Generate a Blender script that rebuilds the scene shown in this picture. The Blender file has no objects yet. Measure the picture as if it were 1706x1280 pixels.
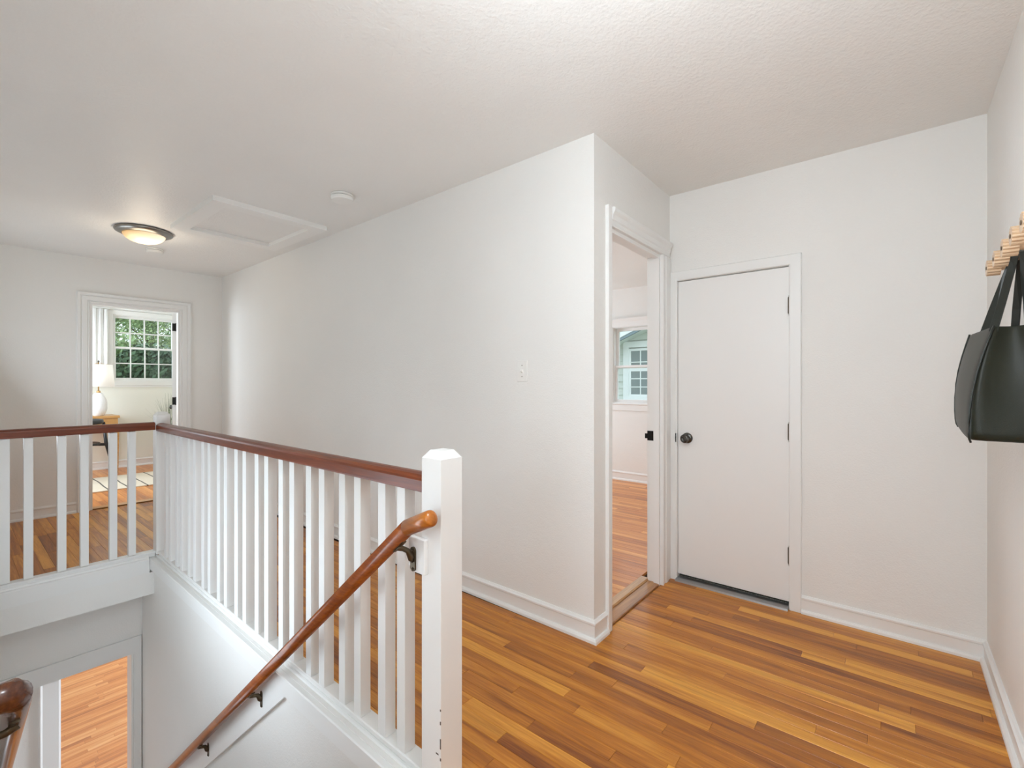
import bpy, bmesh, math, random
from mathutils import Vector, Matrix
random.seed(7)
SC = bpy.context.scene
COL = SC.collection
PI = math.pi

# ------------------------------------------------------------------ camera, world, light
CAM_H = 1.2325
cd = bpy.data.cameras.new('camera')
cam = bpy.data.objects.new('camera', cd); COL.objects.link(cam)
cd.sensor_fit = 'HORIZONTAL'; cd.sensor_width = 36.0
cd.lens = 773.2 / 1706 * 36.0
cd.shift_y = 1.0 / 1706
cd.clip_start = 0.02
THETA = math.atan(636.5 / 773.2)
cam.location = (0, 0, CAM_H)
cam.rotation_euler = (PI / 2, 0, THETA - PI / 2)
SC.camera = cam

SC.view_settings.view_transform = 'Standard'
SC.view_settings.look = 'None'
SC.view_settings.gamma = 1.0
SC.view_settings.use_curve_mapping = False
SC.view_settings.exposure = 0.06
SC.cycles.max_bounces = 12
SC.cycles.diffuse_bounces = 8
SC.cycles.glossy_bounces = 4
SC.cycles.transparent_max_bounces = 12
SC.cycles.use_adaptive_sampling = True
SC.cycles.adaptive_threshold = 0.015
SC.cycles.caustics_reflective = False
SC.cycles.caustics_refractive = False

world = bpy.data.worlds.new('sky'); SC.world = world
world.use_nodes = True
wn = world.node_tree; wn.nodes.clear()
wo = wn.nodes.new('ShaderNodeOutputWorld'); wb = wn.nodes.new('ShaderNodeBackground')
wt = wn.nodes.new('ShaderNodeTexCoord'); wsx = wn.nodes.new('ShaderNodeSeparateXYZ'); wr = wn.nodes.new('ShaderNodeValToRGB')
wn.links.new(wt.outputs['Generated'], wsx.inputs[0]); wn.links.new(wsx.outputs['Z'], wr.inputs[0])
wr.color_ramp.elements[0].color = (0.86, 0.92, 0.97, 1); wr.color_ramp.elements[1].color = (0.62, 0.76, 0.95, 1)
wn.links.new(wr.outputs[0], wb.inputs[0]); wb.inputs[1].default_value = 2.1
wn.links.new(wb.outputs[0], wo.inputs[0])

def area_light(name, loc, direction, sx, sy, power, color=(1, 1, 1)):
    l = bpy.data.lights.new(name, 'AREA'); l.shape = 'RECTANGLE'; l.size = sx; l.size_y = sy
    l.energy = power; l.color = color
    o = bpy.data.objects.new(name, l); COL.objects.link(o)
    o.location = loc
    o.rotation_euler = Vector(direction).to_track_quat('-Z', 'Y').to_euler()
    return o
FILL_TINT = (.78, .89, 1.0)  # cool tint of the added fills, offsets the warm floor bounce
POINT_TINT = (.84, .93, 1.0)  # tint of the added point light
def point_light(name, loc, r, power, color):
    l = bpy.data.lights.new(name, 'POINT'); l.energy = power; l.color = color; l.shadow_soft_size = r
    o = bpy.data.objects.new(name, l); COL.objects.link(o); o.location = loc; return o
area_light('landing_fill_light', (-1.95, 0.34, 1.40), (1, 0.05, 0.0), 1.05, 1.35, 27, FILL_TINT)  # unseen area light, added behind the camera as general daylight
point_light('landing_point_fill', (0.72, 0.36, 2.02), .13, 31, POINT_TINT)  # added point light out of frame, evens out the landing
area_light('stair_fill_light', (.05, 2.60, .55), (1, 0.15, 0.32), 1.3, 1.5, 25, FILL_TINT)  # fill added for stairwell and hall, its window is invented
area_light('stair_foot_fill', (.05, 3.35, -1.45), (1, 0.15, 0.30), .8, .9, 4.5, FILL_TINT)  # extra light low in the stairwell, added to lift the stair wall
area_light('hall_fill_light', (.05, 5.2, 1.35), (1, -.25, 0.55), .9, 1.3, 14, FILL_TINT)  # added out of view to brighten the far hall
area_light('bedroom_fill_light', (-0.45, 7.6, 1.5), (1, 0.0, -0.1), 1.4, 1.3, 62, FILL_TINT)  # added on the unseen left wall, apart from the visible bedroom window
area_light('side_room_fill_light', (3.9, 5.35, 1.5), (0, -1, -0.1), 1.6, 1.3, 66, FILL_TINT)  # fill added at the windowless end wall of the side room
area_light('downstairs_fill_light', (4.4, 7.6, -1.35), (-1, -0.1, -0.15), 2.2, 1.6, 95, FILL_TINT)  # unseen area light, added to brighten the lower floor
area_light('downstairs_hall_fill', (4.4, 3.8, -1.40), (-1, .22, 0.0), 1.2, 1.6, 170, FILL_TINT)  # added so that the white lower partition catches light

# ------------------------------------------------------------------ materials
def mat(name, base, rough=0.5, metal=0.0, spec=0.5, coat=0.0):
    m = bpy.data.materials.new(name); m.use_nodes = True
    p = m.node_tree.nodes['Principled BSDF']
    p.inputs['Base Color'].default_value = (*base, 1)
    p.inputs['Roughness'].default_value = rough
    p.inputs['Metallic'].default_value = metal
    p.inputs['Specular IOR Level'].default_value = spec
    p.inputs['Coat Weight'].default_value = coat
    return m
def N(m, t, **kw):
    n = m.node_tree.nodes.new(t)
    for k, v in kw.items(): setattr(n, k, v)
    return n
def L(m, a, b): m.node_tree.links.new(a, b)
def P(m): return m.node_tree.nodes['Principled BSDF']
def coords(m, scale=(1, 1, 1), rot=(0, 0, 0), kind='Object'):
    tc = N(m, 'ShaderNodeTexCoord'); mp = N(m, 'ShaderNodeMapping')
    mp.inputs['Scale'].default_value = scale; mp.inputs['Rotation'].default_value = rot
    L(m, tc.outputs[kind], mp.inputs[0]); return mp.outputs[0]
def add_bump(m, vec, scale, strength, dist, detail=3, src=None):
    b = N(m, 'ShaderNodeBump'); b.inputs['Strength'].default_value = strength; b.inputs['Distance'].default_value = dist
    if src is None:
        n = N(m, 'ShaderNodeTexNoise'); n.inputs['Scale'].default_value = scale; n.inputs['Detail'].default_value = detail
        L(m, vec, n.inputs['Vector']); src = n.outputs['Fac']
    L(m, src, b.inputs['Height']); L(m, b.outputs[0], P(m).inputs['Normal']); return b
def painted_wall(name, base, rough, scale, strength, dist):
    m = mat(name, base, rough, spec=0.35)
    v = coords(m)
    n1 = N(m, 'ShaderNodeTexNoise'); n1.inputs['Scale'].default_value = scale; n1.inputs['Detail'].default_value = 4; L(m, v, n1.inputs[0])
    n2 = N(m, 'ShaderNodeTexNoise'); n2.inputs['Scale'].default_value = scale * .16; n2.inputs['Detail'].default_value = 3; L(m, v, n2.inputs[0])
    ma = N(m, 'ShaderNodeMath', operation='MULTIPLY_ADD'); L(m, n2.outputs['Fac'], ma.inputs[0]); ma.inputs[1].default_value = 1.2; L(m, n1.outputs['Fac'], ma.inputs[2])
    add_bump(m, v, 1, strength, dist, src=ma.outputs[0])
    n3 = N(m, 'ShaderNodeTexNoise'); n3.inputs['Scale'].default_value = 1.3; n3.inputs['Detail'].default_value = 2; L(m, v, n3.inputs[0])
    r = N(m, 'ShaderNodeValToRGB'); r.color_ramp.elements[0].position = .3; r.color_ramp.elements[1].position = .7
    r.color_ramp.elements[0].color = (*[c * .975 for c in base], 1); r.color_ramp.elements[1].color = (*[min(1, c * 1.015) for c in base], 1)
    L(m, n3.outputs['Fac'], r.inputs[0]); L(m, r.outputs[0], P(m).inputs['Base Color'])
    return m
M = {}
M['wall'] = painted_wall('wall_paint', (.80, .79, .765), .55, 130, .30, .004)
M['ceiling'] = painted_wall('ceiling_paint', (.81, .80, .775), .45, 85, .38, .006)
M['cream'] = painted_wall('cream_wall_paint', (.80, .80, .73), .6, 130, .2, .003)
M['trim'] = mat('white_trim_paint', (.80, .80, .785), .34)
add_bump(M['trim'], coords(M['trim']), 22, .08, .004)
M['door'] = mat('door_paint', (.82, .815, .80), .38)
add_bump(M['door'], coords(M['door']), 45, .05, .003)

def wood(name, c_dark, c_mid, c_light, axis='y', rough=.3, coat=.25, vary=1.0, grain=1.0, attr=True, dark_streak=0.5):
    """strip wood: tone per piece from the 'rnd' attribute, grain stretched along axis"""
    m = mat(name, c_mid, rough, spec=.5, coat=coat); P(m).inputs['Coat Roughness'].default_value = .12
    sc = {'y': (30, 1.5, 30), 'x': (1.5, 30, 30), 'z': (30, 30, 1.5)}[axis]
    v = coords(m, sc)
    off = N(m, 'ShaderNodeVectorMath', operation='ADD'); L(m, v, off.inputs[0])
    if attr:
        at = N(m, 'ShaderNodeAttribute', attribute_name='rnd')
        sx = N(m, 'ShaderNodeSeparateColor'); L(m, at.outputs['Color'], sx.inputs[0])
        mu = N(m, 'ShaderNodeVectorMath', operation='SCALE'); L(m, at.outputs['Color'], mu.inputs[0]); mu.inputs['Scale'].default_value = 97
        L(m, mu.outputs[0], off.inputs[1])
    n = N(m, 'ShaderNodeTexNoise'); n.inputs['Scale'].default_value = 1.0; n.inputs['Detail'].default_value = 5; n.inputs['Roughness'].default_value = .6; n.inputs['Distortion'].default_value = .8
    L(m, off.outputs[0], n.inputs[0])
    w = N(m, 'ShaderNodeTexWave', wave_type='BANDS', bands_direction={'y': 'X', 'x': 'Y', 'z': 'X'}[axis]); w.inputs['Scale'].default_value = .085; w.inputs['Distortion'].default_value = 14; w.inputs['Detail'].default_value = 3; w.inputs['Detail Scale'].default_value = .35
    L(m, off.outputs[0], w.inputs[0])
    mx = N(m, 'ShaderNodeMath', operation='MULTIPLY_ADD'); L(m, w.outputs['Fac'], mx.inputs[0]); mx.inputs[1].default_value = .15 * grain
    ms = N(m, 'ShaderNodeMath', operation='MULTIPLY'); L(m, n.outputs['Fac'], ms.inputs[0]); ms.inputs[1].default_value = .80 * grain
    L(m, ms.outputs[0], mx.inputs[2])
    nf = N(m, 'ShaderNodeTexNoise'); nf.inputs['Scale'].default_value = 5.5; nf.inputs['Detail'].default_value = 3; L(m, off.outputs[0], nf.inputs[0])
    mf = N(m, 'ShaderNodeMath', operation='MULTIPLY_ADD'); L(m, nf.outputs['Fac'], mf.inputs[0]); mf.inputs[1].default_value = .42 * grain; L(m, mx.outputs[0], mf.inputs[2])
    ms2 = N(m, 'ShaderNodeMath', operation='SUBTRACT'); L(m, mf.outputs[0], ms2.inputs[0]); ms2.inputs[1].default_value = .21 * grain
    fac = ms2.outputs[0]
    if attr:
        ad = N(m, 'ShaderNodeMath', operation='MULTIPLY_ADD'); L(m, sx.outputs['Red'], ad.inputs[0]); ad.inputs[1].default_value = .62 * vary
        L(m, fac, ad.inputs[2]); 
        sb = N(m, 'ShaderNodeMath', operation='SUBTRACT'); L(m, ad.outputs[0], sb.inputs[0]); sb.inputs[1].default_value = .29 * vary
        fac = sb.outputs[0]
    r = N(m, 'ShaderNodeValToRGB'); e = r.color_ramp.elements
    e[0].position = .16; e[0].color = (*c_dark, 1); e[1].position = .86; e[1].color = (*c_light, 1)
    k = e.new(.5); k.color = (*c_mid, 1)
    L(m, fac, r.inputs[0]); out = r.outputs[0]
    if attr:                                   # the odd mineral-dark streak
        n2 = N(m, 'ShaderNodeTexNoise'); n2.inputs['Scale'].default_value = .42; n2.inputs['Detail'].default_value = 2; L(m, off.outputs[0], n2.inputs[0])
        r2 = N(m, 'ShaderNodeValToRGB'); r2.color_ramp.elements[0].position = .63; r2.color_ramp.elements[0].color = (0, 0, 0, 1); r2.color_ramp.elements[1].position = .78; r2.color_ramp.elements[1].color = (dark_streak,) * 3 + (1,)
        L(m, n2.outputs['Fac'], r2.inputs[0])
        mc = N(m, 'ShaderNodeMix', data_type='RGBA'); L(m, r2.outputs[0], mc.inputs[0]); L(m, out, mc.inputs[6]); mc.inputs[7].default_value = (*[c * .45 for c in c_dark], 1)
        out = mc.outputs[2]
    L(m, out, P(m).inputs['Base Color'])
    add_bump(m, None, 1, .06, .002, src=n.outputs['Fac'])
    return m
M['floor_wood'] = wood('oak_strip_floor', (.19, .048, .004), (.46, .155, .010), (.75, .345, .045), 'y', rough=.32, coat=.05)
M['floor_wood_x'] = wood('oak_strip_floor_lower', (.48, .15, .03), (.74, .28, .07), (.90, .46, .17), 'x', rough=.34, coat=.1, vary=.9, dark_streak=.1)
M['floor_wood_room'] = wood('oak_strip_floor_room', (.34, .10, .018), (.60, .21, .043), (.82, .39, .11), 'y', rough=.32, coat=.15, vary=.8, dark_streak=.2)
M['threshold_wood'] = wood('oak_threshold', (.12, .045, .015), (.36, .16, .055), (.5, .25, .09), 'x', rough=.35, attr=False, grain=1.3)
M['nosing_wood'] = wood('pale_oak_nosing', (.32, .15, .05), (.55, .30, .12), (.68, .42, .2), 'x', rough=.3, attr=False)
M['rail_wood'] = wood('mahogany_rail', (.07, .010, .001), (.18, .031, .003), (.30, .070, .009), 'y', rough=.34, coat=.08, attr=False)
M['rail_wood_x'] = wood('mahogany_rail_cross', (.07, .010, .001), (.18, .031, .003), (.30, .070, .009), 'x', rough=.34, coat=.08, attr=False)
M['rail_oak'] = wood('varnished_handrail', (.11, .019, .002), (.26, .058, .006), (.43, .125, .014), 'y', rough=.28, coat=.25, attr=False)
M['rail_end'] = wood('varnished_handrail_end', (.20, .050, .005), (.42, .125, .011), (.58, .20, .02), 'y', rough=.28, coat=.25, attr=False)
M['rail_dark'] = wood('dark_walnut_rail', (.03, .008, .003), (.10, .027, .009), (.19, .06, .02), 'y', rough=.25, coat=.4, attr=False)
M['desk_wood'] = wood('desk_wood', (.30, .13, .03), (.52, .27, .08), (.66, .38, .14), 'x', rough=.45, attr=False)
M['tread_wood'] = wood('stair_tread_wood', (.22, .07, .012), (.46, .185, .036), (.7, .36, .1), 'x', rough=.34, attr=False)
M['peg_wood'] = wood('pale_beech', (.45, .28, .16), (.70, .50, .32), (.85, .68, .50), 'y', rough=.4, attr=False)
M['rack_wood'] = wood('rack_walnut', (.16, .07, .03), (.36, .19, .10), (.5, .3, .17), 'x', rough=.45, attr=False)
M['black'] = mat('black_metal', (.012, .011, .010), .4, .6)
M['bronze'] = mat('antique_brass', (.11, .085, .055), .38, .9)
M['pewter'] = mat('dark_pewter', (.10, .098, .09), .25, .95)
M['nickel'] = mat('brushed_nickel', (.30, .29, .265), .32, .95)
M['alum'] = mat('aluminium_threshold', (.42, .42, .42), .4, .85)
M['carpet'] = mat('speckled_closet_carpet', (.10, .10, .09), .95)
_v = coords(M['carpet']); _n = N(M['carpet'], 'ShaderNodeTexNoise'); _n.inputs['Scale'].default_value = 240; L(M['carpet'], _v, _n.inputs[0])
_r = N(M['carpet'], 'ShaderNodeValToRGB'); _r.color_ramp.elements[0].position = .4; _r.color_ramp.elements[0].color = (.04, .045, .03, 1); _r.color_ramp.elements[1].position = .6; _r.color_ramp.elements[1].color = (.32, .31, .28, 1)
L(M['carpet'], _n.outputs['Fac'], _r.inputs[0]); L(M['carpet'], _r.outputs[0], P(M['carpet']).inputs['Base Color'])
M['hatch'] = mat('hatch_paint', (.83, .825, .80), .45)
M['plastic'] = mat('white_plastic', (.80, .79, .76), .35)
M['slot'] = mat('dark_vent_slot', (.08, .08, .08), .8)
M['leather'] = mat('olive_black_leather', (.016, .017, .009), .42, spec=.25)
_v = coords(M['leather']); _vo = N(M['leather'], 'ShaderNodeTexVoronoi'); _vo.inputs['Scale'].default_value = 420; L(M['leather'], _v, _vo.inputs[0])
add_bump(M['leather'], _v, 1, .10, .0015, src=_vo.outputs['Distance'])
M['leather_dark'] = mat('black_leather_edge', (.010, .013, .009), .4)
M['bag_inside'] = mat('bag_lining', (.05, .045, .035), .9)
M['shade'] = mat('lampshade_linen', (.86, .85, .82), .9)
P(M['shade']).inputs['Emission Color'].default_value = (1, .96, .88, 1); P(M['shade']).inputs['Emission Strength'].default_value = .28
M['ceramic'] = mat('white_ceramic', (.88, .88, .90), .25)
M['brass'] = mat('warm_brass', (.7, .45, .2), .3, .9)
M['rug'] = mat('cream_woven_rug', (.70, .62, .50), .95)
_v = coords(M['rug']); _w = N(M['rug'], 'ShaderNodeTexWave', wave_type='BANDS', bands_direction='X'); _w.inputs['Scale'].default_value = 1.75; _w.inputs['Distortion'].default_value = 1.0; _w.inputs['Detail Scale'].default_value = .6; L(M['rug'], _v, _w.inputs[0])
_r = N(M['rug'], 'ShaderNodeValToRGB'); _r.color_ramp.elements[0].position = .008; _r.color_ramp.elements[0].color = (.10, .085, .07, 1); _r.color_ramp.elements[1].position = .03; _r.color_ramp.elements[1].color = (.70, .62, .50, 1)
L(M['rug'], _w.outputs['Fac'], _r.inputs[0]); L(M['rug'], _r.outputs[0], P(M['rug']).inputs['Base Color'])
M['white_rug'] = mat('white_rug', (.8, .79, .76), .95)
M['curtain'] = mat('white_sheer', (.90, .90, .89), .9)
P(M['curtain']).inputs['Transmission Weight'].default_value = 0.0
P(M['curtain']).inputs['Subsurface Weight'].default_value = 0.0
M['pot'] = mat('grey_pot', (.35, .34, .32), .7)
M['grass'] = mat('plant_blade_green', (.065, .10, .03), .55)
M['soil'] = mat('potting_soil', (.03, .02, .012), .95)
def glass(name, tint, gloss):
    m = bpy.data.materials.new(name); m.use_nodes = True; nt = m.node_tree; nt.nodes.clear()
    o = nt.nodes.new('ShaderNodeOutputMaterial'); t = nt.nodes.new('ShaderNodeBsdfTransparent'); g = nt.nodes.new('ShaderNodeBsdfGlossy'); x = nt.nodes.new('ShaderNodeMixShader')
    t.inputs[0].default_value = (*tint, 1); g.inputs['Roughness'].default_value = .02; x.inputs[0].default_value = gloss
    nt.links.new(t.outputs[0], x.inputs[1]); nt.links.new(g.outputs[0], x.inputs[2]); nt.links.new(x.outputs[0], o.inputs[0]); return m
M['glass'] = glass('clear_window_glass', (.97, 1.0, .985), .05)
M['glass_screen'] = glass('screened_window_glass', (.76, .82, .79), .04)
M['far_glass'] = mat('neighbour_window_glass', (.20, .25, .25), .12)
M['siding'] = mat('pale_sage_siding', (.66, .70, .64), .7)
M['ext_white'] = mat('exterior_white_trim', (.86, .88, .87), .5)
M['strip_grey'] = mat('thin_grey_strip', (.22, .29, .33), .5)
M['roof'] = mat('grey_shingles', (.18, .19, .20), .9)
M['bark'] = mat('tree_bark', (.08, .06, .045), .9)
def leafmat(name, a, b):
    m = mat(name, a, .6); oi = N(m, 'ShaderNodeAttribute', attribute_name='rnd'); r = N(m, 'ShaderNodeValToRGB')
    r.color_ramp.elements[0].color = (*a, 1); r.color_ramp.elements[1].color = (*b, 1)
    L(m, oi.outputs['Fac'], r.inputs[0]); L(m, r.outputs[0], P(m).inputs['Base Color']); return m
M['leaf_light'] = leafmat('bright_leaves', (.13, .26, .09), (.50, .60, .28))
M['leaf_dark'] = leafmat('dark_leaves', (.04, .085, .04), (.16, .24, .12))
M['lawn'] = mat('lawn', (.08, .15, .04), .9)
M['bowl'] = mat('alabaster_bowl', (.85, .62, .34), .35)
_m = M['bowl']; _v = coords(_m)
# warm glass dish lit by the lamp inside: brighter towards the bulb
_ds = N(_m, 'ShaderNodeVectorMath', operation='DISTANCE'); L(_m, _v, _ds.inputs[0]); _ds.inputs[1].default_value = (.06, -.02, -.05)
_r = N(_m, 'ShaderNodeValToRGB'); _r.color_ramp.elements[0].position = .05; _r.color_ramp.elements[0].color = (1, .93, .78, 1)
_r.color_ramp.elements[1].position = .19; _r.color_ramp.elements[1].color = (.40, .22, .07, 1)
L(_m, _ds.outputs['Value'], _r.inputs[0]); L(_m, _r.outputs[0], P(_m).inputs['Emission Color']); P(_m).inputs['Emission Strength'].default_value = .85

# ------------------------------------------------------------------ helpers
def setp(o, label=None, cat=None, group=None, kind=None):
    if label: o['label'] = label
    if cat: o['category'] = cat
    if group: o['group'] = group
    if kind: o['kind'] = kind
    return o
def finish(name, bm, m, parent=None, smooth=False, loc=None, bevel=0, recalc=True, rnd=None):
    """bm is in world space when parent is None (moved to loc), in parent space otherwise"""
    if recalc: bmesh.ops.recalc_face_normals(bm, faces=bm.faces[:])
    if loc is not None: bmesh.ops.translate(bm, verts=bm.verts, vec=-Vector(loc))
    me = bpy.data.meshes.new(name); bm.to_mesh(me); bm.free()
    if m is not None:
        for x in (m if isinstance(m, (list, tuple)) else [m]): me.materials.append(x)
    if smooth:
        for p in me.polygons: p.use_smooth = True
    if rnd is not None:
        a = me.color_attributes.new('rnd', 'FLOAT_COLOR', 'POINT')
        for i, d in enumerate(a.data): d.color = (*(rnd if isinstance(rnd, tuple) else rnd[i]), 1)
    o = bpy.data.objects.new(name, me); COL.objects.link(o)
    if loc is not None: o.location = loc
    if parent is not None: o.parent = parent
    if bevel:
        b = o.modifiers.new('edge', 'BEVEL'); b.width = bevel; b.segments = 2; b.limit_method = 'ANGLE'; b.angle_limit = math.radians(50)
    return o
def empty(name, loc=(0, 0, 0), rotz=0, label=None, cat=None, group=None, kind=None):
    o = bpy.data.objects.new(name, None); COL.objects.link(o); o.location = loc; o.rotation_euler = (0, 0, rotz)
    return setp(o, label, cat, group, kind)
def pbox(bm, pts):
    v = [bm.verts.new(p) for p in pts]
    for f in ((0, 1, 2, 3), (7, 6, 5, 4), (0, 4, 5, 1), (1, 5, 6, 2), (2, 6, 7, 3), (3, 7, 4, 0)): bm.faces.new([v[i] for i in f])
def box(bm, x0, x1, y0, y1, z0, z1, F=None):
    pts = [(x0, y0, z0), (x1, y0, z0), (x1, y1, z0), (x0, y1, z0), (x0, y0, z1), (x1, y0, z1), (x1, y1, z1), (x0, y1, z1)]
    if F: pts = [F(*p) for p in pts]
    pbox(bm, pts)
def frame(ox, oy, sx, sy, nx, ny, oz=0):
    s = Vector((sx, sy, 0)).normalized(); n = Vector((nx, ny, 0)).normalized()
    return lambda a, b, c: (ox + s.x * a + n.x * b, oy + s.y * a + n.y * b, oz + c)
def wall(name, F, s0, s1, z0, z1, thick, holes=(), m=None, ztop=None):
    """slab with rectangular holes as one connected mesh; n=0 is the face seen"""
    S = sorted({s0, s1, *[h[0] for h in holes], *[h[1] for h in holes]}); Z = sorted({z0, z1, *[h[2] for h in holes], *[h[3] for h in holes]})
    S = [s for s in S if s0 <= s <= s1]; Z = [z for z in Z if z0 <= z <= z1]
    bm = bmesh.new(); V = {}
    def gv(i, j, k):
        if (i, j, k) not in V: V[i, j, k] = bm.verts.new(F(S[i], -thick * k, Z[j]))
        return V[i, j, k]
    solid = {}
    for i in range(len(S) - 1):
        for j in range(len(Z) - 1):
            cx, cz = (S[i] + S[i + 1]) / 2, (Z[j] + Z[j + 1]) / 2
            solid[i, j] = not any(h[0] < cx < h[1] and h[2] < cz < h[3] for h in holes)
    for (i, j), on in solid.items():
        if not on: continue
        for k in (0, 1): bm.faces.new([gv(i, j, k), gv(i + 1, j, k), gv(i + 1, j + 1, k), gv(i, j + 1, k)])
        for di, dj, a, b in ((-1, 0, (i, j), (i, j + 1)), (1, 0, (i + 1, j), (i + 1, j + 1)), (0, -1, (i, j), (i + 1, j)), (0, 1, (i, j + 1), (i + 1, j + 1))):
            if not solid.get((i + di, j + dj), False):
                bm.faces.new([gv(*a, 0), gv(*b, 0), gv(*b, 1), gv(*a, 1)])
    o = finish(name, bm, m or M['wall']); setp(o, kind='structure'); return o
def sweep_frame(bm, F, s0, s1, z0, z1, prof, closed=False):
    """profile (outward offset, projection) mitred round an opening; open at the floor unless closed"""
    def path(o):
        return ([(s0 - o, z0 - o), (s0 - o, z1 + o), (s1 + o, z1 + o), (s1 + o, z0 - o)] if closed else
                [(s0 - o, z0), (s0 - o, z1 + o), (s1 + o, z1 + o), (s1 + o, z0)])
    R = [[bm.verts.new(F(s, t, z)) for s, z in path(o)] for o, t in prof]
    n = len(prof)
    for i in range(n):
        a, b = R[i], R[(i + 1) % n]
        for k in range(4 if closed else 3): bm.faces.new([a[k], a[(k + 1) % 4], b[(k + 1) % 4], b[k]])
    if not closed:
        bm.faces.new([r[0] for r in R]); bm.faces.new([r[3] for r in R])
def prism(bm, pts2, F, a0, a1):
    """extrude a closed 2-D outline from a0 to a1: F(a, u, v)"""
    A = [bm.verts.new(F(a0, u, v)) for u, v in pts2]; B = [bm.verts.new(F(a1, u, v)) for u, v in pts2]
    n = len(pts2)
    bm.faces.new(A); bm.faces.new(B[::-1])
    for i in range(n): bm.faces.new([A[i], A[(i + 1) % n], B[(i + 1) % n], B[i]])
def lathe(bm, prof, c=(0, 0, 0), n=24, axis='z'):
    rings = []
    for r, h in prof:
        ring = []
        for k in range(n):
            a = 2 * PI * k / n; x, y = r * math.cos(a), r * math.sin(a)
            p = {'z': (x, y, h), 'x': (h, x, y), 'y': (x, h, y)}[axis]
            ring.append(bm.verts.new((c[0] + p[0], c[1] + p[1], c[2] + p[2])))
        rings.append(ring)
    for a, b in zip(rings, rings[1:]):
        for k in range(n): bm.faces.new([a[k], a[(k + 1) % n], b[(k + 1) % n], b[k]])
    bm.faces.new(rings[0]); bm.faces.new(rings[-1][::-1])
def tube(bm, pts, rad, n=12, squash=(1, 1), up=(0, 0, 1), caps=True):
    pts = [Vector(p) for p in pts]; rings = []
    for i, p in enumerate(pts):
        d = ((pts[i + 1] - p) if i == 0 else (p - pts[i - 1]) if i == len(pts) - 1 else ((pts[i + 1] - p).normalized() + (p - pts[i - 1]).normalized())).normalized()
        s = d.cross(Vector(up)); s = s.normalized() if s.length > 1e-4 else Vector((1, 0, 0)); u = s.cross(d).normalized()
        k = 1.0
        if 0 < i < len(pts) - 1:
            c = (pts[i + 1] - p).normalized().dot((p - pts[i - 1]).normalized()); k = 1 / max(.5, math.sqrt((1 + c) / 2))
        r = rad[i] if isinstance(rad, (list, tuple)) else rad
        rings.append([bm.verts.new(p + s * (r * squash[0] * math.cos(2 * PI * j / n)) + u * (r * squash[1] * k * math.sin(2 * PI * j / n))) for j in range(n)])
    for a, b in zip(rings, rings[1:]):
        for j in range(n): bm.faces.new([a[j], a[(j + 1) % n], b[(j + 1) % n], b[j]])
    if caps: bm.faces.new(rings[0][::-1]); bm.faces.new(rings[-1])
def dup(o, parent=None, loc=None, rotz=None, label=None):
    c = o.copy(); COL.objects.link(c)
    if parent is not None: c.parent = parent
    if loc is not None: c.location = loc
    if rotz is not None: c.rotation_euler[2] = rotz
    if label: c['label'] = label
    for ch in [x for x in COL.objects if x.parent == o]: dup(ch, c)
    return c

# ------------------------------------------------------------------ shell
XL = lambda y: 1.968 + (y - 1.111) * 0.0106          # long hall wall drifts a little
ZC = lambda y: 2.44 + max(0.0, y - 1.1) * 0.0072     # ceiling height
YE = lambda x: 6.10 - (x - .30) * .045               # hall end wall
X2, YR, Y1 = 2.94, -0.32, 1.111
ZT = 2.70

FL = frame(1.968, 1.111, .0106, 1, -1, .0106)          # long wall: s along +y from the corner, n into the hall
FD = frame(X2, 0, 0, 1, -1, 0)                          # closet wall: s = y
FS = frame(0, Y1, 1, 0, 0, -1)                          # short wall with doorway: s = x
FR = frame(0, YR, 1, 0, 0, 1)                           # right wall: s = x
FE = frame(.30, 6.10, 1, -.045, -.045, -1)              # end wall: s ~ x-.30
FB = frame(0, 8.90, 1, 0, 0, -1)                        # bedroom window wall
FX = frame(5.45, 0, 0, 1, -1, 0)                        # side room window wall
FW = frame(.02, 0, 0, 1, 1, 0)                          # stair left wall
FST = frame(.925, 1.0, .0085, 1, -1, .0085)             # wall under the balustrade
FLO = frame(0, 4.50, 1, 0, 0, -1)                       # wall at the stair foot

wall('wall_long', FL, 0.0, 4.99, -.05, ZT, .12)
wall('wall_doorway', FS, 1.9682, 5.6, -.29, ZT, .075, [(2.12, 2.785, -.02, 2.03)])
wall('wall_closet', FD, YR - .1, Y1, -.29, ZT, .12, [(.44, 1.063, -.02, 1.89)])
wall('wall_right', FR, -2.1, X2, -.29, ZT, .1)
wall('wall_landing', frame(0, 1.0, 1, 0, 0, -1), -2.1, -.10, -.29, ZT, .1)
wall('wall_left', FW, 1.0, 6.12, -2.7, ZT, .12)
wall('wall_back', frame(-2.0, 0, 0, 1, 1, 0), YR - .1, 1.1, -.29, ZT, .1, [(-.18, .86, .70, 2.06)])
EX0, EX1 = .878 - .30, 1.622 - .30
wall('wall_end', FE, -.28, 2.2, -.29, ZT, .12, [(EX0, EX1, -.02, 2.043)])
wall('wall_bedroom_window', FB, -.6, 2.7, -.29, ZT, .14, [(.62, 1.34, 1.29, 2.27), (1.54, 2.32, 1.29, 2.27)], M['cream'])
wall('wall_bedroom_right', frame(2.50, 0, 0, 1, -1, 0), 6.12, 8.9, -.29, ZT, .12, m=M['cream'])
wall('wall_bedroom_left', frame(-.55, 0, 0, 1, 1, 0), 6.2, 8.9, -.29, ZT, .1, m=M['cream'])
wall('wall_side_room_window', FX, 1.186, 5.55, -.29, ZT, .14, [(1.85, 2.795, 1.0, 1.965)])
wall('wall_side_room_end', frame(0, 5.45, 1, 0, 0, -1), 2.13, 5.45, -.29, ZT, .1)
wall('wall_stair', FST, .15, 3.49, -2.7, -.02, .06)
wall('wall_stair_foot', FLO, -.1, .98, -2.7, -.285, .12, [(.14, .8995, -2.7, -.822)])
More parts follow.
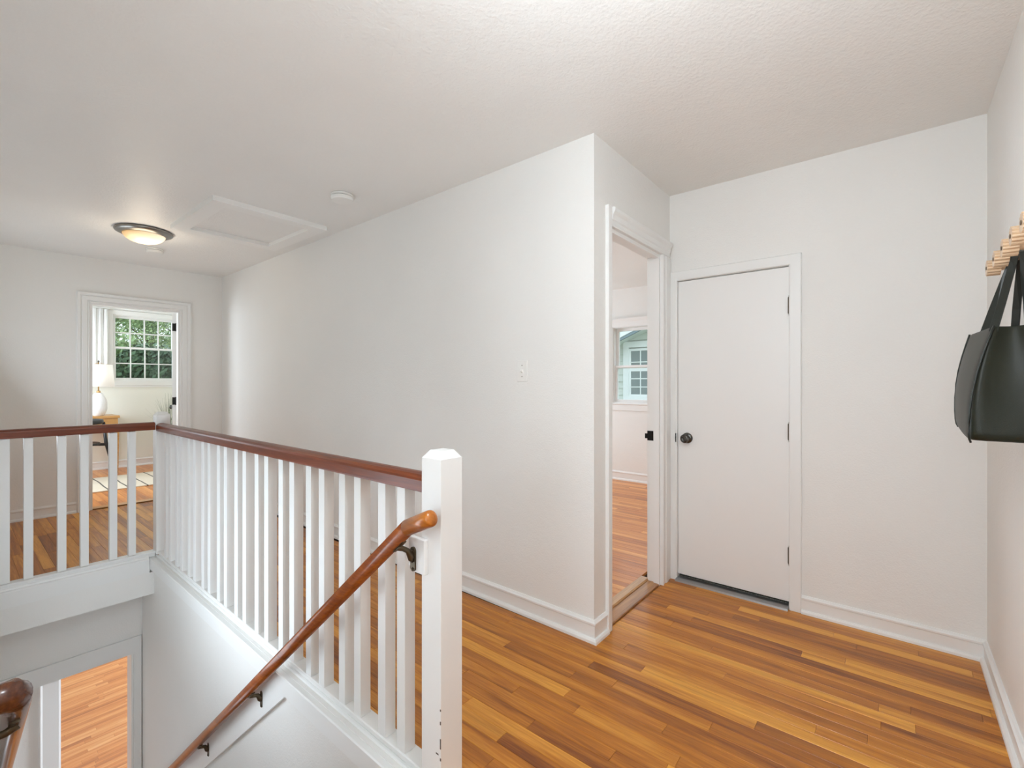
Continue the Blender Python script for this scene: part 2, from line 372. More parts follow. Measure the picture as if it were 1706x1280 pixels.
wall('wall_lower_partition', frame(0, 4.97, 1, 0, 0, -1), -1.6, .43, -2.7, -.29, .12)
wall('wall_lower_side', frame(4.6, 0, 0, 1, -1, 0), 2.8, 10.2, -2.7, -.29, .1)
wall('wall_lower_back', frame(0, 10.2, 1, 0, 0, -1), -1.6, 4.6, -2.7, -.29, .1)
wall('wall_lower_left', frame(-1.6, 0, 0, 1, 1, 0), 4.4, 10.3, -2.7, -.29, .1)
wall('wall_lower_front', frame(0, 2.9, 1, 0, 0, 1), .99, 4.6, -2.7, -.29, .1)
wall('wall_lower_inner', frame(.985, 0, 0, 1, 1, 0), 2.9, 4.62, -2.7, -.29, .02)
# ceiling, following the slight rise of the hall
bm = bmesh.new()
xs = (-2.1, 5.6); ys = (-.45, 1.1, 9.0); G = {}
for k, dz in ((0, 0), (1, .12)):
    for i, x in enumerate(xs):
        for j, y in enumerate(ys): G[i, j, k] = bm.verts.new((x, y, ZC(y) + dz))
for j in (0, 1):
    for k in (0, 1): bm.faces.new([G[0, j, k], G[1, j, k], G[1, j + 1, k], G[0, j + 1, k]])
    for i in (0, 1): bm.faces.new([G[i, j, 0], G[i, j + 1, 0], G[i, j + 1, 1], G[i, j, 1]])
for j in (0, 2): bm.faces.new([G[0, j, 0], G[1, j, 0], G[1, j, 1], G[0, j, 1]])
setp(finish('ceiling', bm, M['ceiling']), kind='structure')

# ------------------------------------------------------------------ floors
def plank(bm, x0, x1, y0, y1, z, c=.0009, t=.017):
    g = .0003
    x0 += g; x1 -= g; y0 += g; y1 -= g
    a = [(x0, y0, z - t), (x1, y0, z - t), (x1, y1, z - t), (x0, y1, z - t)]
    b = [(x, y, z - c) for x, y, _ in a]
    d = [(x0 + c, y0 + c, z), (x1 - c, y0 + c, z), (x1 - c, y1 - c, z), (x0 + c, y1 - c, z)]
    A, B, D = ([bm.verts.new(p) for p in q] for q in (a, b, d))
    for i in range(4):
        j = (i + 1) % 4
        bm.faces.new([A[i], A[j], B[j], B[i]]); bm.faces.new([B[i], B[j], D[j], D[i]])
    bm.faces.new(D)
PW = .057
def rtone():
    r = random.random()
    if r < .08: t = random.uniform(.12, .25)
    elif r < .20: t = random.uniform(.85, 1)
    else: t = random.uniform(.3, .72)
    return (t, random.random(), random.random())
def strips(u0, u1, v_of, lo=.35, hi=1.35):
    """yield (ua, ub, va, vb) for strips across u, running along v; v_of(u) -> spans"""
    u = u0
    while u < u1 - .004:
        ub = min(u + PW, u1)
        for v0, v1 in v_of((u + ub) / 2):
            v = v0 - random.uniform(0, .9) 
            while v < v1:
                w = v + random.uniform(lo, hi)
                a, b = max(v, v0), min(w, v1)
                if v1 - b < .12: b = v1; w = v1 + 1
                if b - a > .03: yield u, ub, a, b
                v = w
        u = ub
def slab(name, pts, z0, z1, m):
    bm = bmesh.new(); prism(bm, pts, lambda a, u, v: (u, v, a), z0, z1); return setp(finish(name, bm, m), kind='structure')
HALL = [(-2.0, YR), (X2, YR), (X2, Y1), (XL(1.2) , Y1), (XL(6), YE(2.0)), (.02, YE(.02)), (.02, 4.20), (1.0, 4.20), (1.0, 1.05), (-2.0, 1.05)]
M['subfloor'] = mat('subfloor_gap', (.05, .025, .01), .9)
floor = slab('floor', HALL, -.28, -.0165, [M['subfloor']])
def hall_spans(x):
    if x < -.0: return [(YR, .99)]
    if x < 1.0: return [(YR, 1.06), (4.21, YE(x))] if x > .03 else [(YR, .99)]
    if x < 1.95: return [(YR, YE(x) - .005)]
    if x < 2.0: return [(YR, 1.10 if x > 1.965 else YE(x))]
    return [(YR, Y1)]
rest_bm = bmesh.new(); rest_rnd = []
for a, b, c, d in strips(-1.99, X2, hall_spans):
    vis = not (b < 1.0 and d < 3)          # the strips beside the camera never show
    t = rtone()
    if vis:
        bm = bmesh.new(); plank(bm, a, b, c, d, 0)
        finish('plank', bm, M['floor_wood'], floor, rnd=t)
    else:
        plank(rest_bm, a, b, c, d, 0); rest_rnd += [t] * 12
setp(finish('plank_field', rest_bm, M['floor_wood'], floor, rnd=rest_rnd), kind='stuff')
def room_floor(name, pts, u0, u1, v0, v1, z, m, along='y', shape=None):
    f = slab(name, pts, z - .27, z - .0165, M['subfloor'])
    bm = bmesh.new(); rn = []
    for a, b, c, d in strips(u0, u1, lambda u: [(v0, v1)]):
        t = rtone()
        if along == 'y': plank(bm, a, b, c, d, z)
        else: plank(bm, c, d, a, b, z)
        rn += [t] * 12
    setp(finish('plank_field', bm, m, f, rnd=rn), kind='stuff')
    return f
room_floor('floor_bedroom', [(-.55, 6.20), (2.5, 6.12), (2.5, 8.9), (-.55, 8.9)], -.54, 2.5, 6.215, 8.895, 0.0, M['floor_wood_room'])
room_floor('floor_side_room', [(2.12, 1.235), (5.45, 1.235), (5.45, 5.45), (2.12, 5.45)], 2.125, 5.445, 1.24, 5.44, .018, M['floor_wood_room'])
room_floor('floor_lower', [(-1.5, 4.5), (.99, 4.5), (.99, 2.9), (4.6, 2.9), (4.6, 10.2), (-1.5, 10.2)], 4.5, 10.19, -1.4, 4.59, -2.70, M['floor_wood_x'], 'x')
room_floor('floor_stair_foot', [(.02, 4.0), (.95, 4.0), (.95, 4.5), (.02, 4.5)], 4.0, 4.5, .03, .94, -2.70, M['floor_wood_x'], 'x')
# thresholds
bm = bmesh.new(); prism(bm, [(1.1115, .0005), (1.1115, .008), (1.116, .011), (1.183, .012), (1.183, .0005)], lambda a, u, v: (a, u, v), 2.122, 2.783)
th = setp(finish('threshold', bm, M['threshold_wood']), kind='structure'); th.name = 'trim_1'
bm = bmesh.new(); prism(bm, [(1.185, .0), (1.185, .016), (1.190, .024), (1.232, .026), (1.238, .018), (1.238, .0)], lambda a, u, v: (a, u, v), 2.122, 2.783)
finish('nosing', bm, M['nosing_wood'], th)
bm = bmesh.new(); prism(bm, [(-.01, 0), (-.004, .010), (-.10, .012), (-.118, .004), (-.118, 0)], lambda a, u, v: FE(a, u, v), EX0 + .02, EX1 - .02)
setp(finish('trim_2', bm, M['nosing_wood']), kind='structure')

# ------------------------------------------------------------------ casings, jambs, baseboards
CAS = [(-.004, 0), (-.004, .012), (.004, .016), (.010, .011), (.016, .017), (.052, .019), (.058, .013), (.066, .023), (.086, .024), (.092, .014), (.096, .014), (.096, 0)]
FLAT = [(-.004, 0), (-.004, .016), (.002, .019), (.050, .019), (.054, .015), (.054, 0)]
def trim(n, build, m=None, parent=None, name=None, **k):
    bm = bmesh.new(); build(bm); return setp(finish(name or f'trim_{n}', bm, m or M['trim'], parent, **k), kind='structure' if parent is None else None)
trim(3, lambda bm: sweep_frame(bm, FE, EX0, EX1, 0, 2.043, CAS))
# end doorway jamb with stop
def jamb(bm, F, s0, s1, zt, depth, stop0, stop1, t=.012, back=.004):
    for a, b in ((s0, s0 + t), (s1 - t, s1)): box(bm, a, b, -depth - back, 0, 0, zt, F)
    box(bm, s0 + t, s1 - t, -depth - back, 0, zt - t, zt, F)
    box(bm, s0 + t, s0 + t + .011, -stop1, -stop0, 0, zt - t, F); box(bm, s1 - t - .011, s1 - t, -stop1, -stop0, 0, zt - t, F)
    box(bm, s0 + t + .011, s1 - t - .011, -stop1, -stop0, zt - t - .011, zt - t, F)
trim(4, lambda bm: jamb(bm, FE, EX0, EX1, 2.043, .12, .0, .08))
# side room doorway: flat legs, deep moulded head
def head_profile(bm):
    prof = [(2.031, 0), (2.031, .017), (2.036, .020), (2.042, .015), (2.060, .016), (2.066, .022), (2.090, .024), (2.106, .034), (2.120, .036), (2.126, .030), (2.126, 0)]
    prism(bm, [(t, z) for z, t in prof], lambda a, u, v: FS(a, u, v), 2.120, 2.900)
cas = trim(5, head_profile)
bm = bmesh.new(); prism(bm, [(2.081, 0), (2.081, .018), (2.084, .020), (2.117, .020), (2.120, .016), (2.120, 0)], lambda a, u, v: FS(u, v, a), 0, 2.128); finish('casing_leg', bm, M['trim'], cas)
bm = bmesh.new(); prism(bm, [(2.785, 0), (2.785, .020), (2.79, .022), (2.797, .014), (2.832, .014), (2.839, .020), (2.870, .020), (2.876, .014), (2.925, .014), (2.925, 0)], lambda a, u, v: FS(u, v, a), 0, 2.031); finish('casing_leg', bm, M['trim'], cas)
jb = trim(6, lambda bm: jamb(bm, FS, 2.12, 2.785, 2.03, .075, .0, .034, t=.010))
bm = bmesh.new(); box(bm, 2.7725, 2.7745, 1.150, 1.189, .885, .945); box(bm, 2.7725, 2.7745, 1.189, 1.203, .897, .928); box(bm, 2.769, 2.7725, 1.196, 1.203, .897, .928)
setp(finish('strike_plate', bm, M['black'], jb), 'black strike plate')
# closet door casing
trim(7, lambda bm: sweep_frame(bm, FD, .44, 1.063, 0, 1.892, FLAT))
# baseboards
BASE = [(0, 0), (0, .104), (.006, .104), (.010, .098), (.016, .092), (.016, .084), (.011, .078), (.011, .022), (.020, .021), (.026, .012), (.027, 0)]
def baseboard(name, F, s0, s1, h=1.0, m0=0, m1=0, parent=None):
    """m0/m1 = -1 or +1: mitre each end inwards/outwards"""
    bm = bmesh.new()
    A = [bm.verts.new(F(s0 + m0 * u, u, v * h)) for u, v in BASE]; B = [bm.verts.new(F(s1 + m1 * u, u, v * h)) for u, v in BASE]
    n = len(BASE); bm.faces.new(A); bm.faces.new(B[::-1])
    for i in range(n): bm.faces.new([A[i], A[(i + 1) % n], B[(i + 1) % n], B[i]])
    return setp(finish(name, bm, M['trim'], parent), kind='structure')
baseboard('baseboard_long', FL, 0, 4.92, 1, -1, -1)
baseboard('baseboard_doorway', FS, 1.968, 2.081, 1, -1, 0)
baseboard('baseboard_closet', FD, YR, .386, .9, 1, 0)
baseboard('baseboard_right', FR, -2.0, X2, .9, 0, -1)
baseboard('baseboard_end', FE, -.27, EX0 - .096, 1)
baseboard('baseboard_end_short', FE, EX1 + .096, 1.712, 1)
baseboard('baseboard_left', FW, 4.22, 6.10, 1)
baseboard('baseboard_bedroom', FB, -.55, 2.5, 1.1)
baseboard('baseboard_bedroom_right', frame(2.5, 0, 0, 1, -1, 0), 6.15, 8.9, 1.1)
o = baseboard('baseboard_side_room', FX, 1.19, 5.45, 1.1); o.location.z = .018

# ------------------------------------------------------------------ closet door
d1 = empty('door_1', (X2, .75, 0), kind='structure')
def loc_box(bm, x0, x1, y0, y1, z0, z1, o): box(bm, x0 - o[0], x1 - o[0], y0 - o[1], y1 - o[1], z0 - o[2], z1 - o[2])
O = d1.location
bm = bmesh.new(); loc_box(bm, 2.944, 2.979, .4445, 1.0585, .036, 1.883, O); finish('door_slab', bm, M['door'], d1, bevel=.0015)
for z in (1.668, .972, .292):
    bm = bmesh.new()
    lathe(bm, [(.004, -.058), (.007, -.054), (.007, -.047), (.0095, -.046), (.0095, .046), (.007, .047), (.007, .054), (.004, .058)], (2.934 - O.x, .4405 - O.y, z), 12)
    loc_box(bm, 2.937, 2.9445, .4325, .4405, z - .043, z + .043, O); loc_box(bm, 2.937, 2.9445, .4445, .452, z - .043, z + .043, O)
    setp(finish('hinge', bm, M['bronze'], d1), 'dark bronze hinge')
kz, ky = .898, 1.000
bm = bmesh.new(); lathe(bm, [(.012, -.004), (.030, -.004), (.033, 0), (.033, .004), (.028, .010), (.014, .013), (.012, .013)], (2.944 - O.x - .013 + .013, ky - O.y, kz), 28, 'x')
for v in bm.verts: v.co.x = -(v.co.x - (2.944 - O.x)) + (2.944 - O.x)
ro = setp(finish('knob', bm, M['pewter'], d1, smooth=True), 'dark pewter door knob')
bm = bmesh.new(); lathe(bm, [(.010, .010), (.011, .026), (.018, .032), (.0265, .042), (.0275, .052), (.023, .060), (.016, .063), (.012, .061), (.004, .061)], (0, 0, 0), 28, 'x')
for v in bm.verts: v.co = Vector((2.944 - O.x - v.co.x, ky - O.y + v.co.y, kz + v.co.z))
finish('knob_head', bm, M['pewter'], ro, smooth=True)
bm = bmesh.new(); loc_box(bm, 2.921, 2.923, 1.0635, 1.069, kz - .028, kz + .028, O); loc_box(bm, 2.923, 2.940, 1.0595, 1.0635, kz - .028, kz + .028, O)
setp(finish('strike_plate', bm, M['black'], d1), 'dark strike plate')
bm = bmesh.new(); prism(bm, [(2.897, .0), (2.899, .010), (2.93, .016), (2.965, .016), (2.965, 0)], lambda a, u, v: (u - O.x, a - O.y, v), .446, 1.062); setp(finish('threshold_strip', bm, M['alum'], d1), 'aluminium threshold strip')
bm = bmesh.new(); loc_box(bm, 2.967, 3.055, .445, 1.060, 0, .020, O); finish('closet_carpet', bm, M['carpet'], d1)
trim(8, lambda bm: (box(bm, 2.945, 3.06, .440, .4435, 0, 1.89), box(bm, 2.945, 3.06, 1.0595, 1.063, 0, 1.89), box(bm, 2.945, 3.06, .4435, 1.0595, 1.8865, 1.89), box(bm, 3.04, 3.06, .4435, 1.0595, .02, 1.8865)))

# open bedroom door, seen along its edge
d2 = empty('door_2', FE(EX1 - .016, -.122, 0), -math.radians(17.5), kind='structure')
bm = bmesh.new(); box(bm, -.035, 0, .012, .70, .012, 2.02); finish('door_slab', bm, M['door'], d2, bevel=.001)
for z in (1.87, 1.05, .22):
    bm = bmesh.new(); lathe(bm, [(.007, -.045), (.007, .045)], (.0, .0, z), 10); box(bm, -.035, -.002, .0085, .012, z - .042, z + .042)
    setp(finish('hinge', bm, M['black'], d2), 'black hinge')
for s in (1, -1):
    bm = bmesh.new(); lathe(bm, [(.030, 0), (.030, .008), (.012, .014), (.012, .03), (.026, .042), (.026, .055), (.010, .062)], (0, 0, 0), 20, 'x')
    for v in bm.verts: v.co = Vector(((0 if s > 0 else -.035) + s * v.co.x, .64 + v.co.y, .96 + v.co.z))
    setp(finish('knob', bm, M['pewter'], d2, smooth=True), 'dark pewter door knob')

# ------------------------------------------------------------------ stair opening: balustrades
BALX = lambda y: .951 + (y - 1.3) * .0068
def newel(name, parent, cx, cy, w, z0, ztop, rot=0):
    bm = bmesh.new(); h = w / 2; zc = ztop - .027
    lv = [(h, z0), (h, zc), (h * .93, zc + .003), (h * .60, ztop - .004), (.001, ztop)]
    prev = None
    for r, z in lv:
        ring = [bm.verts.new((cx + sx * r, cy + sy * r, z)) for sx, sy in ((-1, -1), (1, -1), (1, 1), (-1, 1))]
        if prev:
            for i in range(4): bm.faces.new([prev[i], prev[(i + 1) % 4], ring[(i + 1) % 4], ring[i]])
        else: bm.faces.new(ring)
        prev = ring
    bm.faces.new(prev)
    return finish(name, bm, M['trim'], parent, bevel=.0015)
RAILP = [(-.031, 0), (.031, 0), (.033, .006), (.033, .036), (.031, .044), (.022, .052), (.008, .056), (-.008, .056), (-.022, .052), (-.031, .044), (-.033, .036), (-.033, .006)]
bal1 = empty('balustrade', (.97, 1.08, 0), label='long white balustrade with red-brown rail running from the near newel to the far corner', cat='balustrade', group='balustrades round the stair opening')
O = Vector(bal1.location)
def mloc(F): return lambda a, u, v: Vector(F(a, u, v)) - O
newel('newel_post', bal1, .972 - O.x, 1.081 - O.y, .088, -.28, 1.035)
M['chip'] = mat('bare_wood_chip', (.10, .08, .065), .8)
for dx, z, hh in ((0, .150, .030), (.001, .115, .008), (0, .222, .010), (-.008, .128, .004), (0, .262, .006)):
    bm = bmesh.new(); box(bm, -.0007, .0016 if dx == 0 else .0004, -.0012 - abs(dx), .0022, z, z + hh)
    setp(finish('paint_chip', bm, M['chip'], bal1, loc=None), 'dark chip in the white paint').location = (.928 - O.x, 1.0385 - O.y + (.018 if dx < 0 else 0), 0)
FBAL = frame(.9715, 1.3, .0068, 1, -1, .0068)
bm = bmesh.new(); prism(bm, RAILP, mloc(lambda a, u, v: FBAL(a, u, v + .896)), -.176, 2.832)
setp(finish('handrail', bm, M['rail_wood'], bal1), 'red-brown varnished rail', )
ys_ = [1.237, 1.345, 1.497, 1.603, 1.757, 1.865, 2.016, 2.124, 2.277, 2.388, 2.539, 2.648, 2.798, 2.903, 3.056, 3.162, 3.312, 3.419, 3.571, 3.676, 3.826, 3.932]
proto = None
for y in ys_:
    if proto is None:
        bm = bmesh.new(); box(bm, -.021, .021, -.0215, .0215, 0, .878); proto = finish('baluster', bm, M['trim'], bal1, bevel=.001); o = proto
    else: o = dup(proto, bal1)
    o.location = (BALX(y) + .021 - O.x, y + .0215 - O.y, .020)
# ledge the balusters stand on, its moulding and the stepped fascia
bm = bmesh.new(); prism(bm, [(.022, .004), (.025, .008), (.025, .017), (.021, .020), (-.030, .020), (-.030, 0), (-.02, -.01), (.0, -.02), (.017, -.02), (.017, .000)], mloc(lambda a, u, v: FBAL(a, u, v)), -.176, 2.832)
finish('base_rail', bm, M['trim'], bal1)
bm = bmesh.new(); prism(bm, [(.019, -.008), (.024, -.012), (.026, -.021), (.062, -.023), (.0665, -.027), (.0665, -.098), (.047, -.101), (-.01, -.101), (-.01, -.008)], mloc(lambda a, u, v: FBAL(a, u, v)), -.176, 2.89)
finish('fascia_board', bm, M['trim'], bal1)

bal2 = empty('balustrade', (.5, 4.17, 0), label='short white balustrade with red-brown rail across the far end of the stairwell', cat='balustrade', group='balustrades round the stair opening')
O = Vector(bal2.location)
FBL = frame(0, 4.191, 1, 0, 0, -1)
newel('newel_post', bal2, 1.003 - O.x, 4.176 - O.y, .086, .0, 1.035)
bm = bmesh.new(); prism(bm, RAILP, mloc(lambda a, u, v: FBL(a, u, v + .902)), .021, .960); setp(finish('handrail', bm, M['rail_wood_x'], bal2), 'red-brown varnished rail')
for i, x in enumerate((.047, .197, .297, .448, .557, .705, .808)):
    o = dup(proto, bal2); o.location = (x + (.0215) - O.x, 4.191 - O.y, .020)
bm = bmesh.new(); prism(bm, [(.028, .004), (.031, .008), (.031, .015), (.027, .018), (-.027, .018), (-.027, -.0), (-.02, -.02), (.02, -.02)], mloc(lambda a, u, v: FBL(a, u, v)), .021, .960); finish('base_rail', bm, M['trim'], bal2)
bm = bmesh.new(); prism(bm, [(.022, -.006), (.030, -.012), (.034, -.021), (.045, -.024), (.051, -.031), (.051, -.122), (.040, -.125), (-.02, -.125), (-.02, -.006)], mloc(lambda a, u, v: FBL(a, u, v)), .021, .922); finish('fascia_board', bm, M['trim'], bal2)
# drywalled edge of the landing below the far balustrade, soffit over the stair foot
bm = bmesh.new(); box(bm, .02, .953, 4.152, 4.51, -.285, -.1255); box(bm, .02, .953, 4.195, 4.51, -.1255, -.02)
bmesh.ops.remove_doubles(bm, verts=bm.verts, dist=.0001)
setp(finish('wall_soffit_edge', bm, M['wall']), kind='structure')

# skirt board that carries the handrail brackets
def FSK(a, u, v): return FST(a, u, v)
bm = bmesh.new()
y_top, sl = 1.0, -.832
def zl(y, z0, y0): return z0 + sl * (y - y0)
# corners (y, z) on the wall: mitred under the fascia, running down the flight
ya, yb = 2.215, 2.008
pts = [(ya, -.101), (yb, -.101), (3.9, zl(3.9, -.101, yb)), (4.15, zl(4.15, -.101, yb)), (4.15, zl(4.15, -.101, ya))]
prism(bm, pts, lambda a, u, v: FST(u - 1.0, a, v), .0, .020)
setp(finish('trim_9', bm, M['trim'], bevel=.002), kind='structure')

# ------------------------------------------------------------------ handrails on the stair walls
hr = empty('wall_handrail', (.86, 1.10, .80), label='round-edged amber wood handrail sloping down from the near newel on three brass brackets', cat='handrail', group='handrails beside the stairs')
O = Vector(hr.location)
HR0 = Vector((.858, 1.104, .812)); HDIR = Vector((.012, 1, -.834)).normalized()
HT = Vector((.858, .994, .861))
end = HR0 + HDIR * 3.55
def ov(bm, pts, **k): tube(bm, [Vector(p) - O for p in pts], .0225, 20, (1.0, 1.06), **k)
bm = bmesh.new(); ov(bm, [HR0 + HDIR * .0, HR0 + HDIR * 1.8, end]); finish('rail', bm, M['rail_oak'], hr, smooth=True)
bm = bmesh.new(); dtop = (HT - HR0).normalized()
tube(bm, [HR0 - O, HT - dtop * .010 - O, HT - dtop * .004 - O, HT - O, HT + dtop * .003 - O], [.0228, .0228, .0215, .018, .010], 20, (1.0, 1.06)); tp = finish('rail_end', bm, M['rail_end'], hr, smooth=True); setp(tp, 'golden-brown level end piece')
def bracket(parent, O, top, wx, pz, sgn=1):
    """top: point under the rail; wx: x of the mounting face; sgn: +1 wall on the +x side"""
    bm = bmesh.new(); T = Vector(top)
    W = Vector((wx, T.y, pz))
    tube(bm, [T + Vector((-.006 * sgn, 0, -.004)) - O, T + Vector((.012 * sgn, 0, -.012)) - O, T.lerp(W, .55) + Vector((0, 0, -.002)) - O, W + Vector((-.012 * sgn, 0, -.008)) - O, W + Vector((-.003 * sgn, 0, -.012)) - O], [.0075, .0065, .0065, .009, .013], 10, (.8, 1.25))
    br = finish('bracket', bm, M['bronze'], parent, smooth=True); setp(br, 'antique brass bracket')
    bm = bmesh.new()
    pts = [(math.cos(a) * .0115, math.sin(a) * .0115 + (.020 if math.sin(a) > 0 else -.032)) for a in [2 * PI * k / 16 for k in range(16)]]
    prism(bm, pts, lambda a, u, v: Vector((wx - sgn * a, T.y + u, pz - .010 + v)) - O, .0005, .006)
    finish('back_plate', bm, M['bronze'], br)
    bm = bmesh.new()
    d = Vector((0, 1, -.834)).normalized()
    tube(bm, [T - d * .028 + Vector((0, 0, -.002)) - O, T + d * .028 + Vector((0, 0, -.002)) - O], .008, 8, (1.1, .5)); finish('rail_strap', bm, M['bronze'], br)
    for dz in (.020, -.036):
        bm = bmesh.new(); lathe(bm, [(.005, 0), (.005, .002), (.002, .0035)], (0, 0, 0), 10, 'x')
        for v in bm.verts: v.co = Vector((wx - sgn * (.006 + v.co.x), T.y + v.co.y, pz - .010 + dz + v.co.z)) - O
        finish('screw', bm, M['bronze'], br)
    return br
def under(y): 
    k = (y - HR0.y) / HDIR.y; p = HR0 + HDIR * k; return Vector((p.x, y, p.z - .030))
bracket(hr, O, under(1.142), .912, .712)
for y in (2.245, 2.95): bracket(hr, O, under(y) , .9085 + .0085 * (y - 1), under(y).z - .028)
# the white block screwed to the newel behind the top bracket
bm = bmesh.new(); box(bm, .912 - O.x, .928 - O.x, 1.093 - O.y, 1.160 - O.y, .655 - O.z, .762 - O.z); box(bm, .9125 - O.x, .9275 - O.x, 1.160 - O.y, 1.170 - O.y, .668 - O.z, .766 - O.z)
finish('mounting_block', bm, M['trim'], hr, bevel=.003)

hl = empty('wall_handrail', (.11, 1.32, .62), label='dark walnut handrail turning back to the wall across the stairs from the amber one', cat='handrail', group='handrails beside the stairs')
O = Vector(hl.location)
A0 = Vector((.095, 1.318, .628))
bm = bmesh.new()
path = [Vector((.024, 1.318, .632)), Vector((.062, 1.318, .632)), Vector((.076, 1.322, .630)), Vector((.085, 1.334, .619)), A0 + Vector((-.009, .05, -.035)), A0 + Vector((-.009, 2.6, -.035 - 2.55 * .834))]
tube(bm, [p - O for p in path], .024, 18, (1.0, 1.15)); finish('rail', bm, M['rail_dark'], hl, smooth=True)
for y in (1.40, 2.3, 3.2):
    T = Vector((.086, y, A0.z - .035 - (y - 1.368) * .834 - .034)); bracket(hl, O, T, .0205, T.z - .020, -1)

# ------------------------------------------------------------------ stairs
st = empty('staircase', (.5, 1.1, -.0), label='straight flight of wooden treads and white risers going down beside the balustrade', cat='staircase', kind=None)
rise, run = .193, .228
tr0 = rs0 = None
for i in range(1, 14):
    y0 = 1.07 + run * (i - 1); z = -rise * i
    if tr0 is None:
        bm = bmesh.new(); box(bm, -.435, .413, -.03, run, -.028, 0); tr0 = finish('tread', bm, M['tread_wood'], st, bevel=.006); t = tr0
        bm = bmesh.new(); box(bm, -.435, .413, -.012, 0, .0, rise - .028); rs0 = finish('riser', bm, M['trim'], st); r = rs0
    else: t = dup(tr0, st); r = dup(rs0, st)
    t.location = (-.02, y0 - 1.1 + (0), z); r.location = (-.02, y0 - 1.1 , z)
bm = bmesh.new(); box(bm, -.455, .393, run * 13 - .03 - .012, run * 13 - .03, -2.70, -rise * 13 - .028); finish('riser', bm, M['trim'], st)

# lower doorway trim
trim(10, lambda bm: (box(bm, -.0, .948, 0, .018, -.822, -.700, FLO)))
trim(11, lambda bm: (box(bm, .900, .948, 0, .016, -2.7, -.822, FLO), box(bm, .907, .912, .016, .019, -2.7, -.822, FLO), box(bm, .889, .8995, -.124, .008, -2.7, -.822, FLO)))
trim(12, lambda bm: prism(bm, [(.432, 0), (.432, .018), (.440, .024), (.452, .017), (.540, .017), (.552, .012), (.552, -.12), (.43, -.12), (.43, 0)], lambda a, u, v: (u, 4.97 - v, a), -2.7, -.6))
baseboard('baseboard_lower', frame(0, 10.2, 1, 0, 0, -1), -1.6, 4.6, 1.1).location.z = -2.7

# ------------------------------------------------------------------ ceiling things
zc = ZC(4.62)
cl = empty('ceiling_light', (.998, 4.64, zc), label='flush ceiling light with a pewter ring and a glowing alabaster glass bowl', cat='ceiling light')
bm = bmesh.new(); lathe(bm, [(.11, 0), (.182, -.002), (.190, -.010), (.186, -.020), (.166, -.030), (.150, -.038), (.138, -.038), (.138, -.006)], n=48); setp(finish('rim', bm, M['nickel'], cl, smooth=True), 'brushed pewter ring')
bm = bmesh.new(); lathe(bm, [(.139, -.034), (.136, -.046), (.122, -.064), (.096, -.082), (.060, -.094), (.025, -.099), (.002, -.100)], n=48); setp(finish('glass_bowl', bm, M['bowl'], cl, smooth=True), 'warm glowing glass bowl')
pl = bpy.data.lights.new('hall_bulb', 'POINT'); pl.energy = 3.0; pl.color = (1, .86, .66); pl.shadow_soft_size = .12
plo = bpy.data.objects.new('hall_bulb', pl); COL.objects.link(plo); plo.location = (.998, 4.64, zc - .20)
def detector(x, y, r, label):
    t = empty('smoke_detector', (x, y, ZC(y)), label=label, cat='smoke detector', group='smoke detectors on the hall ceiling')
    bm = bmesh.new(); lathe(bm, [(r * .90, 0), (r * .98, -.004), (r * .98, -.012), (r * .94, -.014), (r * .94, -.016)], n=40); finish('base_plate', bm, M['plastic'], t, smooth=False)
    bm = bmesh.new(); lathe(bm, [(r * .90, -.016), (r * .90, -.019)], n=40); finish('vent_gap', bm, M['slot'], t)
    bm = bmesh.new(); lathe(bm, [(r * .97, -.019), (r, -.022), (r * .97, -.034), (r * .90, -.041), (r * .5, -.044), (.002, -.0445)], n=40); finish('cover', bm, M['plastic'], t, smooth=False)
    return t
detector(1.607, 2.735, .070, 'round white smoke detector on the ceiling near the long wall, beyond the hatch corner')
detector(1.195, 5.20, .066, 'small round white smoke detector just behind the glowing ceiling light')
# attic hatch
hz = ZC(3.4)
ah = empty('attic_hatch', (1.48, 3.86, hz), label='white attic hatch with a raised board frame in the hall ceiling', cat='attic hatch')
O = Vector(ah.location)
hx0, hx1, hy0, hy1, w = 1.083, 1.862, 3.385, 4.285, .098
zt_ = ZC(3.85) - hz
for pts in ([(hx0, hy0), (hx1, hy0), (hx1 - w, hy0 + w), (hx0 + w, hy0 + w)], [(hx1, hy0), (hx1, hy1), (hx1 - w, hy1 - w), (hx1 - w, hy0 + w)], [(hx1, hy1), (hx0, hy1), (hx0 + w, hy1 - w), (hx1 - w, hy1 - w)], [(hx0, hy1), (hx0, hy0), (hx0 + w, hy0 + w), (hx0 + w, hy1 - w)]):
    bm = bmesh.new(); prism(bm, pts, lambda a, u, v: (u - O.x, v - O.y, ZC(v) - hz - a), -.003, .034); finish('frame_board', bm, M['hatch'], ah)
bm = bmesh.new(); prism(bm, [(hx0 + w, hy0 + w), (hx1 - w, hy0 + w), (hx1 - w, hy1 - w), (hx0 + w, hy1 - w)], lambda a, u, v: (u - O.x, v - O.y, ZC(v) - hz - a), -.003, .004); finish('panel', bm, M['ceiling'], ah)

# ------------------------------------------------------------------ light switch
sw = empty('light_switch', (1.968 + .0106 * .44, 1.549, 1.306), label='white single light switch on the long wall near its outer corner', cat='light switch')
bm = bmesh.new(); box(bm, -.006, -.0005, -.035, .035, -.057, .057); finish('plate', bm, M['plastic'], sw, bevel=.003)
bm = bmesh.new(); prism(bm, [(-.0055, -.011), (-.0055, .011), (-.010, .010), (-.019, .002), (-.018, -.004)], lambda a, u, v: (u, a, v), -.005, .005); finish('toggle', bm, M['plastic'], sw)
for z in (.030, -.030):
    bm = bmesh.new(); lathe(bm, [(.003, 0), (.003, -.0015), (.001, -.002)], (-.006, 0, z), 10, 'x'); finish('screw', bm, M['nickel'], sw)

